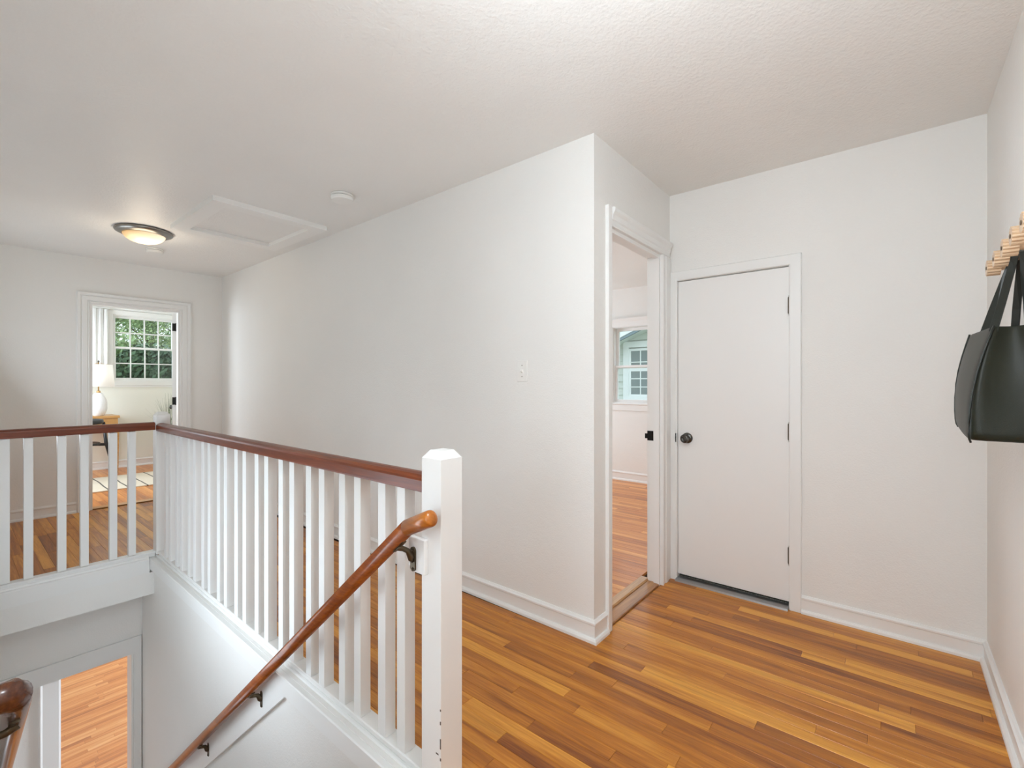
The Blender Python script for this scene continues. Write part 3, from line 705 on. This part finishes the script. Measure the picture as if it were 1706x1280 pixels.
# ------------------------------------------------------------------ coat rack with pegs
rk = empty('coat_rack', (2.05, YR, 1.62), label='wooden coat rack with a row of scalloped pale wood pegs on the right wall', cat='coat rack')
O = Vector(rk.location)
bm = bmesh.new(); box(bm, 1.42 - O.x, 2.115 - O.x, .001, .014, -.035, .040); finish('back_board', bm, M['rack_wood'], rk, bevel=.003)
pg = None
def scallop(bm, r, h0, h1, n=14, c=(0, 0, 0)):
    m_ = n * 4; outl = []
    for k in range(m_):
        a = 2 * PI * k / m_; rr = r * (1 - .12 * (1 - abs(math.sin(a * n / 2))) ** 1.0 * 1.6)
        outl.append((rr * math.cos(a), rr * math.sin(a)))
    prism(bm, outl, lambda q, u, v: (c[0] + u, c[1] + q, c[2] + v), h0, h1)
for x, dz in ((2.185, -.003), (2.045, -.002), (1.905, .000), (1.775, .002), (1.64, .002), (1.505, .0)):
    if pg is None:
        bm = bmesh.new(); scallop(bm, .026, .052, .084); pg = finish('peg', bm, M['peg_wood'], rk)
        bm = bmesh.new(); lathe(bm, [(.011, .0), (.011, .052)], n=12, axis='y'); finish('peg_stem', bm, M['peg_wood'], pg)
        bm = bmesh.new(); lathe(bm, [(.006, .084), (.006, .0855), (.002, .086)], n=10, axis='y'); finish('screw_cap', bm, M['bronze'], pg)
        o = pg
    else: o = dup(pg, rk)
    o.location = (x - O.x, 0.0, dz)
bm = bmesh.new(); box(bm, 2.115 - O.x, 2.215 - O.x, .001, .012, -.014, .014); finish('end_batten', bm, M['rack_wood'], rk)

# ------------------------------------------------------------------ handbag
bx0, bx1 = 1.70, 2.03     # near and far end at the base
bg = empty('handbag', (2.04, -.24, 1.07), label='dark olive leather tote bag hanging by its straps from a coat rack peg', cat='handbag')
O = Vector(bg.location)
def bag_ring(t):
    """t 0 base .. 1 top rim: closed outline (x, y, z) front corners pinched towards the top"""
    nx = 1.850 + .050 * t ** 1.6                    # near end draws in upwards
    fx = 2.215 + .020 * math.sin(PI * t) - .02 * t ** 1.5
    yn = -.163 - .057 * t ** 1.3; yfar = -.163 - .032 * t ** 1.3; yb = -.312 + .016 * t
    belly = .010 * math.sin(PI * t); yn += belly; yfar += belly
    z0 = 1.075 + .326 * t
    # near gusset folds inward a little
    k = .030 * t
    pts = []
    m_ = 6
    for i in range(m_): pts.append((nx + (fx - nx) * i / m_, yn + (yfar - yn) * i / m_ + belly * math.sin(PI * i / m_) * .8, z0 + .022 * (1 - t) * (i / m_) ** 2))
    for i in range(3): pts.append((fx - k * math.sin(PI * i / 3), yfar + (yb - yfar) * i / 3, z0 + .022 * (1 - t)))
    for i in range(m_): pts.append((fx + (nx - fx) * i / m_, yb, z0 + .022 * (1 - t) * (1 - i / m_) ** 2))
    for i in range(4): pts.append((nx + k * math.sin(PI * i / 4), yb + (yn - yb) * i / 4, z0))
    return pts
bm = bmesh.new(); rings = []
T = [0, .02, .06, .15, .3, .45, .6, .75, .88, 1]
for t in T:
    q = bag_ring(t)
    if t < .05:
        cx = sum(p[0] for p in q) / len(q); cy = sum(p[1] for p in q) / len(q); s = {0: .90, .02: .97}[t]
        q = [(cx + (p[0] - cx) * s, cy + (p[1] - cy) * s, p[2] - (.004 if t else .008)) for p in q]
    rings.append([bm.verts.new(Vector(p) - O) for p in q])
n = len(rings[0])
for a, b in zip(rings, rings[1:]):
    for k in range(n): bm.faces.new([a[k], a[(k + 1) % n], b[(k + 1) % n], b[k]])
bm.faces.new(rings[0])
inn = []
for t in (1, .9, .6):
    q = bag_ring(t); cx = sum(p[0] for p in q) / len(q); cy = sum(p[1] for p in q) / len(q)
    inn.append([bm.verts.new(Vector((cx + (p[0] - cx) * (1 - .004 / abs(fx_) if False else .975), cy + (p[1] - cy) * .90, p[2])) - O) for p in q])
for a, b in zip([rings[-1]] + inn, inn):
    for k in range(n): bm.faces.new([a[k], a[(k + 1) % n], b[(k + 1) % n], b[k]])
bm.faces.new(inn[-1])
body = finish('bag_body', bm, M['leather'], bg, smooth=True)
ss = body.modifiers.new('soft', 'SUBSURF'); ss.levels = 1; ss.render_levels = 2
# piped seams at the front corners
for idx in (0, 6):
    pts = []
    for t in [.0, .02, .06, .15, .3, .45, .6, .75, .88, 1]:
        q = bag_ring(t); p = Vector(q[idx]);
        if t < .05:
            cx = sum(a[0] for a in q) / len(q); cy = sum(a[1] for a in q) / len(q); s = .94 if t == 0 else .985
            p = Vector((cx + (p.x - cx) * s, cy + (p.y - cy) * s, p.z - (.004 if t else .008)))
        c = Vector((sum(a[0] for a in q) / len(q), sum(a[1] for a in q) / len(q), p.z)); pts.append(p + (c - p).normalized() * .006 - O)
    bm = bmesh.new(); tube(bm, pts, .0028, 8); finish('seam', bm, M['leather_dark'], bg, smooth=True)
def strap(pts, w=.022, t=.0035):
    """flat leather strap whose width lies along x"""
    bm = bmesh.new(); R = []
    P_ = [Vector(p) for p in pts]
    for i, p in enumerate(P_):
        d = (P_[min(i + 1, len(P_) - 1)] - P_[max(i - 1, 0)]).normalized()
        a = d.cross(Vector((-.75, .66, 0))); a = a.normalized() if a.length > .2 else Vector((.66, .75, 0))
        if a.dot(Vector((.66, .75, 0))) < 0: a = -a
        k = min(1, max(0, (p.z - 1.50) / .10)); a = (a * (1 - k) + Vector((0, 1, 0)) * k).normalized(); w = .022 - .005 * k
        nrm = a.cross(d).normalized()
        R.append([bm.verts.new(p + a * (w / 2 * s) + nrm * (t / 2 * u) - O) for s, u in ((-1, -1), (1, -1), (1, 1), (-1, 1))])
    for a, b in zip(R, R[1:]):
        for k in range(4): bm.faces.new([a[k], a[(k + 1) % 4], b[(k + 1) % 4], b[k]])
    bm.faces.new(R[0]); bm.faces.new(R[-1][::-1])
    return finish('strap', bm, M['leather_dark'], bg, bevel=.001)
PX = 2.045; PZ = 1.636
def loop(f0, f1, y0, y1, yp):
    """strap from one foot over the peg stem to the other foot"""
    A, B = Vector((f0, y0, 1.39)), Vector((f1, y1, 1.39))
    P0, P1 = Vector((PX + .017, yp, 1.612)), Vector((PX - .017, yp, 1.612))
    q = [A + Vector((0, 0, -.035)), A, A.lerp(P0, .35) + Vector((.006, 0, 0)), A.lerp(P0, .8), P0, Vector((PX + .013, yp, 1.628)), Vector((PX, yp, PZ)), Vector((PX - .013, yp, 1.628)), P1, B.lerp(P1, .8), B.lerp(P1, .35) + Vector((-.006, 0, 0)), B, B + Vector((0, 0, -.035))]
    return strap(q)
loop(2.045, 1.918, -.215, -.222, -.2785)
loop(2.140, 1.955, -.294, -.298, -.2968)

# ------------------------------------------------------------------ windows
def sash(parent, F, s0, s1, z0, z1, n, cols, rows, fw=.034, bar=.016, gm=None, nm='sash'):
    bm = bmesh.new(); sweep_frame(bm, F, s0 + fw, s1 - fw, z0 + fw, z1 - fw, [(0, n - .030), (0, n - .004), (.006, n), (fw, n), (fw, n - .030)], True)
    s = finish(nm, bm, M['trim'], parent)
    gs0, gs1, gz0, gz1 = s0 + fw, s1 - fw, z0 + fw, z1 - fw
    for i in range(1, cols):
        c = gs0 + (gs1 - gs0) * i / cols
        bm = bmesh.new(); box(bm, c - bar / 2, c + bar / 2, n - .022, n - .006, gz0, gz1, F); finish('muntin', bm, M['trim'], s)
    for j in range(1, rows):
        c = gz0 + (gz1 - gz0) * j / rows
        bm = bmesh.new(); box(bm, gs0, gs1, n - .0215, n - .0055, c - bar / 2, c + bar / 2, F); finish('muntin', bm, M['trim'], s)
    for i in range(cols):
        for j in range(rows):
            bm = bmesh.new(); box(bm, gs0 + (gs1 - gs0) * i / cols + .001, gs0 + (gs1 - gs0) * (i + 1) / cols - .001, n - .016, n - .012, gz0 + (gz1 - gz0) * j / rows + .001, gz0 + (gz1 - gz0) * (j + 1) / rows - .001, F)
            finish('pane', bm, gm or M['glass'], s)
    return s
# bedroom: pair of four-over-four windows, the left one behind a sheer
WCAS = [(-.002, 0), (-.002, .014), (.006, .018), (.050, .018), (.056, .024), (.066, .024), (.070, .016), (.070, 0)]
for k, (s0, s1) in enumerate(((.62, 1.34), (1.54, 2.32))):
    w1 = empty(f'window_{k + 1}', (0, 0, 0), kind='structure')
    bm = bmesh.new(); sweep_frame(bm, FB, s0, s1, 1.29, 2.27, WCAS, True); finish('casing', bm, M['trim'], w1)
    bm = bmesh.new(); sweep_frame(bm, FB, s0 + .012, s1 - .012, 1.29 + .012, 2.27 - .012, [(0, -.13), (0, -.002), (.0118, -.002), (.0118, -.13)], True); finish('window_jamb', bm, M['trim'], w1)
    sash(w1, FB, s0 + .012, s1 - .012, 1.765, 2.258, -.052, 4, 2, fw=.030, bar=.017)
    sash(w1, FB, s0 + .012, s1 - .012, 1.302, 1.800, -.020, 4, 2, fw=.030, bar=.015, gm=M['glass_screen'])
bm = bmesh.new(); prism(bm, [(0, 1.195), (0, 1.245), (.022, 1.245), (.022, 1.220), (.016, 1.215), (.016, 1.195)], lambda a, u, v: FB(a, u, v), .45, 2.48); setp(finish('trim_13', bm, M['trim']), kind='structure')
bm = bmesh.new(); prism(bm, [(0, 2.345), (0, 2.40), (.030, 2.40), (.024, 2.365), (.014, 2.345)], lambda a, u, v: FB(a, u, v), .45, 2.48); setp(finish('trim_14', bm, M['trim']), kind='structure')
# sheer curtain
ct = empty('curtain', (1.2, 8.83, 1.26), label='white sheer curtain gathered beside the bedroom window', cat='curtain')
bm = bmesh.new(); prev = None
for i in range(61):
    x = -.28 + i * .0093; y = .012 * math.sin(i * .95) + .006 * math.sin(i * 2.3 + 1)
    q = [bm.verts.new((x, y - .0 + f * .0015, z)) for f in (0, 1) for z in (0.02, 1.07)]
    if prev:
        bm.faces.new([prev[0], q[0], q[1], prev[1]]); bm.faces.new([prev[2], q[2], q[3], prev[3]]); bm.faces.new([prev[0], q[0], q[2], prev[2]]); bm.faces.new([prev[1], q[1], q[3], prev[3]])
    else: bm.faces.new([q[0], q[1], q[3], q[2]])
    prev = q
bm.faces.new([prev[0], prev[1], prev[3], prev[2]])
finish('curtain_panel', bm, M['curtain'], ct, smooth=True)
bm = bmesh.new(); tube(bm, [(-.62, 0, 1.085), (.30, 0, 1.085)], .009, 10); box(bm, .24, .25, -.005, .068, 1.08, 1.09); box(bm, -.6, -.59, -.005, .068, 1.08, 1.09); finish('curtain_rod', bm, M['trim'], ct)

# side room window: one over one
w2 = empty('window_3', (0, 0, 0), kind='structure')
bm = bmesh.new(); sweep_frame(bm, FX, 1.85, 2.795, 1.0, 1.965, [(-.002, 0), (-.002, .012), (.004, .015), (.060, .015), (.064, .010), (.064, 0)], True); finish('casing', bm, M['trim'], w2)
bm = bmesh.new(); prism(bm, [(0, 1.962), (0, 2.075), (.045, 2.075), (.050, 2.062), (.034, 2.040), (.022, 2.022), (.018, 1.962)], lambda a, u, v: FX(a, u, v), 1.76, 2.885); finish('head_moulding', bm, M['trim'], w2)
bm = bmesh.new(); prism(bm, [(0, .905), (0, .995), (.030, .995), (.034, .985), (.020, .975), (.018, .905)], lambda a, u, v: FX(a, u, v), 1.76, 2.885); finish('apron', bm, M['trim'], w2)
bm = bmesh.new(); sweep_frame(bm, FX, 1.862, 2.783, 1.012, 1.953, [(0, -.13), (0, -.002), (.0118, -.002), (.0118, -.13)], True); finish('window_jamb', bm, M['trim'], w2)
sash(w2, FX, 1.862, 2.783, 1.44, 1.953, -.062, 1, 1, fw=.036)
sash(w2, FX, 1.862, 2.783, 1.012, 1.478, -.026, 1, 1, fw=.030)
# unseen window, added behind the camera to go with the landing fill
w3 = empty('window_4', (0, 0, 0), kind='structure')
FBK = frame(-2.0, 0, 0, 1, 1, 0)
bm = bmesh.new(); sweep_frame(bm, FBK, -.18, .86, .70, 2.06, WCAS, True); finish('casing', bm, M['trim'], w3)
sash(w3, FBK, -.18, .86, 1.36, 2.06, -.06, 3, 2); sash(w3, FBK, -.18, .86, .70, 1.39, -.028, 3, 2)

for k, (a, b, c, d) in enumerate(((1.9, 3.2, -.2, 1.3), (4.75, 5.65, .7, 2.0))):  # invented windows on the unseen left wall, added behind the fill lights
    w4 = empty(f'window_{k + 5}', (0, 0, 0), kind='structure')
    bm = bmesh.new(); sweep_frame(bm, FW, a, b, c, d, WCAS, True); finish('casing', bm, M['trim'], w4)
    sash(w4, FW, a, b, (c + d) / 2 - .02, d, .018, 3, 2); sash(w4, FW, a, b, c, (c + d) / 2 + .02, .022, 3, 2)

# ------------------------------------------------------------------ bedroom furniture
dk = empty('desk', (.98, 8.62, 0), label='light wood desk under the bedroom window carrying a white lamp', cat='desk')
bm = bmesh.new(); box(bm, -.55, .55, -.245, .235, .765, .800); finish('desk_top', bm, M['desk_wood'], dk, bevel=.003)
bm = bmesh.new(); box(bm, -.53, .53, -.230, -.212, .665, .765); box(bm, -.53, .53, .205, .222, .665, .765); box(bm, .515, .53, -.212, .205, .665, .765); box(bm, -.53, -.515, -.212, .205, .665, .765); finish('apron', bm, M['desk_wood'], dk)
bm = bmesh.new(); box(bm, -.20, .20, -.236, -.229, .675, .755); dr = finish('drawer', bm, M['desk_wood'], dk)
leg0 = None
for sx, sy in ((1, -1), (1, 1), (-1, -1), (-1, 1)):
    bm = bmesh.new(); pbox(bm, [(sx * .525 + a, sy * .205 + b, z) for z, r in ((0, .012), (.665, .022)) for a, b in ((-r, -r), (r, -r), (r, r), (-r, r))]); finish('leg', bm, M['desk_wood'], dk)
lp = empty('table_lamp', (1.325, 8.52, .800), label='white table lamp with a faceted ceramic base and drum shade on the desk', cat='lamp')
bm = bmesh.new()
prof = [(.052, 0), (.060, .006), (.078, .04), (.092, .09), (.096, .15), (.090, .21), (.074, .265), (.050, .305), (.036, .318)]
nn = 18; rr = []
for j, (r, h) in enumerate(prof):
    ring = []
    for k in range(nn):
        a = 2 * PI * (k + (j % 2) * .5) / nn; q = r * (1.0 if (0 < j < len(prof) - 1) else 1)
        ring.append(bm.verts.new((q * math.cos(a), q * math.sin(a), h)))
    rr.append(ring)
for j in range(len(rr) - 1):
    for k in range(nn):
        a, b = rr[j], rr[j + 1]
        if j % 2 == 0: bm.faces.new([a[k], a[(k + 1) % nn], b[k]]); bm.faces.new([a[(k + 1) % nn], b[(k + 1) % nn], b[k]])
        else: bm.faces.new([a[k], a[(k + 1) % nn], b[(k + 1) % nn]]); bm.faces.new([a[k], b[(k + 1) % nn], b[k]])
bm.faces.new(rr[0]); bm.faces.new(rr[-1])
# raised diamond facets
bmesh.ops.poke(bm, faces=[f for f in bm.faces if len(f.verts) == 3], offset=.011)
finish('lamp_base', bm, M['ceramic'], lp)
bm = bmesh.new(); lathe(bm, [(.022, .316), (.022, .345), (.008, .347), (.008, .74)], n=16); finish('stem', bm, M['brass'], lp, smooth=True)
bm = bmesh.new(); nn = 40
R4 = [[bm.verts.new((r * math.cos(2 * PI * k / nn), r * math.sin(2 * PI * k / nn), h)) for k in range(nn)] for r, h in ((.172, .405), (.150, .708), (.147, .708), (.169, .405))]
for i in range(4):
    a, b = R4[i], R4[(i + 1) % 4]
    for k in range(nn): bm.faces.new([a[k], a[(k + 1) % nn], b[(k + 1) % nn], b[k]])
setp(finish('lamp_shade', bm, M['shade'], lp, smooth=True), 'white linen drum shade')
bm = bmesh.new(); lathe(bm, [(.004, .738), (.009, .745), (.011, .755), (.006, .765), (.001, .768)], n=12); finish('finial', bm, M['pewter'], lp, smooth=True)
for a in range(3):
    bm = bmesh.new(); ca, sa = math.cos(a * 2.094), math.sin(a * 2.094); tube(bm, [(0, 0, .735), (ca * .15, sa * .15, .704)], .0015, 6); finish('shade_spoke', bm, M['brass'], lp)

ch = empty('desk_chair', (1.06, 8.0, .018), math.radians(50), label='black wooden chair with a curved arm rail pulled up to the desk', cat='chair')
M['black_wood'] = mat('black_painted_wood', (.012, .012, .013), .38)
bm = bmesh.new(); outl = [(.205 * math.cos(a) * (1 + .12 * abs(math.cos(a)) ** 3), .20 * math.sin(a)) for a in [2 * PI * k / 28 for k in range(28)]]
prism(bm, outl, lambda a, u, v: (u, v, a), .435, .462); finish('seat', bm, M['black_wood'], ch, bevel=.006)
bm = bmesh.new(); pts = [(.245 * math.cos(a), -.235 * math.sin(a) + .02, .735) for a in [math.radians(-14 + k * 208 / 20) for k in range(21)]]
tube(bm, pts, .030, 10, (.45, 1.0)); finish('arm_rail', bm, M['black_wood'], ch, smooth=True)
for sx, sy in ((1, -1), (1, 1), (-1, -1), (-1, 1)):
    bm = bmesh.new(); tube(bm, [(sx * .262, sy * .245, 0), (sx * .225, sy * .165, .44), (sx * .215, sy * (.10 if sy > 0 else .14), .72)], [.012, .020, .016], 10); finish('leg', bm, M['black_wood'], ch, smooth=True)
for sx in (1, -1):
    bm = bmesh.new(); box(bm, sx * .222 - .010, sx * .222 + .010, -.155, .155, .405, .440); finish('side_rail', bm, M['black_wood'], ch)

rg = empty('rug', (.65, 7.56, .0), label='cream woven rug with thin dark lines on the bedroom floor', cat='rug')
bm = bmesh.new(); box(bm, -1.05, 1.5, -.545, .50, .001, .012); finish('rug_pile', bm, M['rug'], rg, bevel=.003)
rg2 = empty('rug', (4.40, 3.30, .018), label='plain white rug on the floor of the side room by the window', cat='rug')
bm = bmesh.new(); box(bm, -1.3, .48, -.76, 1.6, .001, .014); finish('rug_pile', bm, M['white_rug'], rg2, bevel=.003)

pt = empty('potted_grass', (2.12, 8.42, 0), label='tall grassy plant in a grey pot by the bedroom window wall', cat='plant')
bm = bmesh.new(); lathe(bm, [(.10, 0), (.13, .02), (.155, .30), (.150, .31), (.135, .30), (.13, .27)], n=24); finish('pot', bm, M['pot'], pt, smooth=True)
bm = bmesh.new(); lathe(bm, [(.13, .255), (.13, .272)], n=20); finish('soil', bm, M['soil'], pt)
rnd = random.Random(3)
bm = bmesh.new()
for i in range(110):
    a = rnd.uniform(0, 2 * PI); lean = rnd.uniform(.01, .26) * (1.3 if i % 7 == 0 else 1); h = rnd.uniform(.45, .92) * (1 - lean * .6)
    bx, by = rnd.uniform(-.05, .05), rnd.uniform(-.05, .05); w = rnd.uniform(.003, .006)
    px, py = -math.sin(a) * w, math.cos(a) * w; prev = None
    for k in range(6):
        t = k / 5; x = bx + math.cos(a) * lean * t ** 2 * 1.3; y = by + math.sin(a) * lean * t ** 2 * 1.3; z = .27 + h * (t - .25 * t * t * lean * 2)
        f = 1 - t * .9; q = [bm.verts.new((x - px * f, y - py * f, z)), bm.verts.new((x + px * f, y + py * f, z))]
        if prev: bm.faces.new([prev[0], prev[1], q[1], q[0]])
        prev = q
setp(finish('blades', bm, M['grass'], pt, recalc=False), kind='stuff')

# ------------------------------------------------------------------ outdoors
gr = slab('ground', [(-40, -40), (50, -40), (50, 60), (-40, 60)], -3.3, -3.2, M['lawn'])
# neighbour's gabled house seen through the side room window
HX = 9.5
nh = empty('neighbour_house', (HX, 3.2, -3.2), label='neighbouring house with pale sage siding and a white trimmed window', cat='house')
O = Vector(nh.location)
def hb(bm, *a): loc_box(bm, *a, O)
ridge_y, ridge_z, slope = 2.4, 3.085, .415
eave_y = 5.15
bm = bmesh.new()
prism(bm, [(eave_y, -3.2), (eave_y, ridge_z - (eave_y - ridge_y) * slope), (ridge_y, ridge_z), (2 * ridge_y - eave_y, ridge_z - (eave_y - ridge_y) * slope), (2 * ridge_y - eave_y, -3.2)], lambda a, u, v: (a - O.x, u - O.y, v - O.z), HX + .03, HX + 5)
finish('wall_sheathing', bm, M['siding'], nh)
z = .55; c0 = None
while z < 2.25:
    yl = min(eave_y, ridge_y + (ridge_z - z) / slope)
    bm = bmesh.new()
    for y0, y1 in (((4.62, eave_y),) if .88 < z < 2.19 else ((1.0, eave_y),)):
        pbox(bm, [(x - O.x, y - O.y, zz - O.z) for zz, dx in ((z, -.022), (z + .148, -.004)) for x, y in ((HX + .03, y0), (HX + .03, min(y1, yl)), (HX + .01 + dx, min(y1, yl)), (HX + .01 + dx, y0))])
    finish('siding_board', bm, M['siding'], nh); z += .150
# window of the house
hw = [(4.606, 2.5, .914, 2.175)]
bm = bmesh.new(); FH = frame(HX, 0, 0, 1, -1, 0)
def toO(F): return lambda a, u, v: Vector(F(a, u, v)) - O
sweep_frame(bm, toO(FH), 3.30, 4.48, .99, 2.04, [(0, 0), (0, .045), (.13, .045), (.13, 0)], True); hwf = setp(finish('window_casing', bm, M['ext_white'], nh), 'white window casing')
bm = bmesh.new(); sweep_frame(bm, toO(FH), 3.35, 4.436, 1.02, 1.965, [(0, 0), (0, .03), (.05, .03), (.05, 0)], True); box(bm, 3.35, 4.436, 0, .028, 1.52, 1.60, toO(FH)); finish('window_sash', bm, M['ext_white'], hwf)
for i in range(1, 5):
    c = 4.436 - i * .2172
    bm = bmesh.new(); box(bm, c - .011, c + .011, 0, .024, 1.02, 1.965, toO(FH)); finish('muntin', bm, M['ext_white'], hwf)
for zz in (1.18, 1.36, 1.72):
    bm = bmesh.new(); box(bm, 3.35, 4.436, 0, .022, zz - .011, zz + .011, toO(FH)); finish('muntin', bm, M['ext_white'], hwf)
bm = bmesh.new(); box(bm, 3.35, 4.436, .002, .010, 1.02, 1.965, toO(FH)); finish('pane', bm, M['far_glass'], hwf)
bm = bmesh.new(); box(bm, 3.15, 4.66, 0, .09, .82, .868, toO(FH)); finish('window_sill', bm, M['ext_white'], nh)
for s in (1, -1):
    bm = bmesh.new(); ye = ridge_y + s * (eave_y + .35 - ridge_y); ze = ridge_z - (eave_y + .35 - ridge_y) * slope
    pbox(bm, [(x - O.x, y - O.y, z_ + dz - O.z) for dz in (0, .12) for x, y, z_ in ((HX - .45, ridge_y, ridge_z), (HX + 5.2, ridge_y, ridge_z), (HX + 5.2, ye, ze), (HX - .45, ye, ze))]); finish('roof', bm, M['roof'], nh)
    bm = bmesh.new(); pbox(bm, [(x - O.x, y - O.y, z_ + dz - O.z) for dz in (0, .19) for x, y, z_ in ((HX - .48, ridge_y, ridge_z), (HX - .44, ridge_y, ridge_z), (HX - .44, ye, ze), (HX - .48, ye, ze))]); finish('rake_board', bm, M['ext_white'], nh)
    bm = bmesh.new(); pbox(bm, [(x - O.x, y - O.y, z_ + dz - O.z) for dz in (-.055, 0) for x, y, z_ in ((HX - .46, ridge_y, ridge_z), (HX - .40, ridge_y, ridge_z), (HX - .40, ye, ze), (HX - .46, ye, ze))]); finish('rake_strip', bm, M['strip_grey'], nh)  # thin grey strip along the lower edge of the rake board
    bm = bmesh.new(); pbox(bm, [(x - O.x, y - O.y, z_ + dz - O.z) for dz in (-.02, .0) for x, y, z_ in ((HX - .44, ridge_y, ridge_z), (HX + .0, ridge_y, ridge_z), (HX + .0, ye, ze), (HX - .44, ye, ze))]); finish('soffit', bm, M['ext_white'], nh)

# white shed gable behind the lamp
sh = empty('garden_shed', (2.15, 12.6, -3.2), label='white clapboard outbuilding with a gabled roof among the trees', cat='shed')
O = Vector(sh.location)
bm = bmesh.new(); prism(bm, [(-1.6, 0), (-1.6, 4.1), (-.62, 4.95), (.20, 4.1), (.20, 0)], lambda a, u, v: (u, a, v), 0, 1.6); finish('shed_wall', bm, M['ext_white'], sh)
for i in range(12):
    zz = 3.0 + i * .15; g0 = max(0, zz + .14 - 4.1); a, b = -1.6 + g0 * 1.15, .20 - g0 * .96
    if b - a > .1: bm = bmesh.new(); box(bm, a, b, -.025, 0, zz, zz + .14); finish('siding_board', bm, M['ext_white'], sh)

def tree(x, y, z0, h, cr, leafm, seed, n, label, trunk_r=.16, size=.10):
    rnd = random.Random(seed)
    t = empty('tree', (x, y, z0), label=label, cat='tree', group='trees beyond the bedroom window')
    bm = bmesh.new(); tube(bm, [(0, 0, 0), (.1, 0, h * .35), (-.05, .1, h * .7), (0, 0, h * .92)], [trunk_r, trunk_r * .8, trunk_r * .5, trunk_r * .15], 9)
    for k in range(6):
        a = k * 1.05 + seed; z = h * (.35 + .07 * k); tube(bm, [(0, 0, z), (math.cos(a) * cr * .4, math.sin(a) * cr * .4, z + h * .1), (math.cos(a) * cr * .8, math.sin(a) * cr * .8, z + h * .16)], [trunk_r * .4, trunk_r * .25, .02], 6)
    finish('trunk', bm, M['bark'], t, smooth=True)
    vs, fs, rn = [], [], []
    cl_ = []
    for _ in range(90):
        a_, q_, h_ = rnd.uniform(0, 2 * PI), math.sqrt(rnd.random()), rnd.uniform(.18, .97)
        w_ = cr * .82 * q_ * math.sqrt(max(.05, 1 - (max(0, h_ - .45) / .56) ** 2)); cl_.append((w_ * math.cos(a_), w_ * math.sin(a_), h * h_, rnd.uniform(.2, .42) * cr * .8, rnd.random()))
    for i in range(n):
        cx, cy, cz, r, tone = cl_[rnd.randrange(len(cl_))]
        d = Vector((rnd.gauss(0, 1), rnd.gauss(0, 1), rnd.gauss(0, 1))).normalized() * r * rnd.uniform(.6, 1)
        c = Vector((cx, cy, cz)) + d; nrm = (d.normalized() + Vector((rnd.gauss(0, .5), rnd.gauss(0, .5), rnd.gauss(.3, .5)))).normalized()
        u = nrm.orthogonal().normalized(); w_ = nrm.cross(u); s = size * rnd.uniform(.5, 1.1); b = len(vs)
        vs += [c - u * s, c + w_ * s * .45, c + u * s, c - w_ * s * .45]; fs.append((b, b + 1, b + 2, b + 3))
        q = min(1, max(0, tone * .6 + rnd.random() * .5)); rn += [(q, q, q, 1)] * 4
    me = bpy.data.meshes.new('crown'); me.from_pydata(vs, [], fs); me.materials.append(leafm)
    a = me.color_attributes.new('rnd', 'FLOAT_COLOR', 'POINT'); a.data.foreach_set('color', [c for q in rn for c in q])
    o = bpy.data.objects.new('crown', me); COL.objects.link(o); o.parent = t; o['kind'] = 'stuff'
    return t
tree(3.55, 16.8, -3.2, 5.5, 1.7, M['leaf_dark'], 1, 26000, 'dark leafy tree filling the lower panes of the bedroom window')
tree(7.6, 15.5, -3.2, 5.2, 1.7, M['leaf_dark'], 2, 9000, 'dark leafy tree standing apart from the bedroom window view, nearest the sage house')
tree(3.3, 23.5, -3.2, 8.6, 1.9, M['leaf_light'], 3, 20000, 'bright green tree in the upper panes on the curtain side')
tree(7.3, 24.0, -3.2, 8.0, 1.7, M['leaf_light'], 4, 20000, 'bright green tree in the upper panes on the open door side')
tree(7.2, 31.5, -3.2, 10.5, 3.0, M['leaf_light'], 5, 26000, 'tallest green tree, standing behind the other trees')
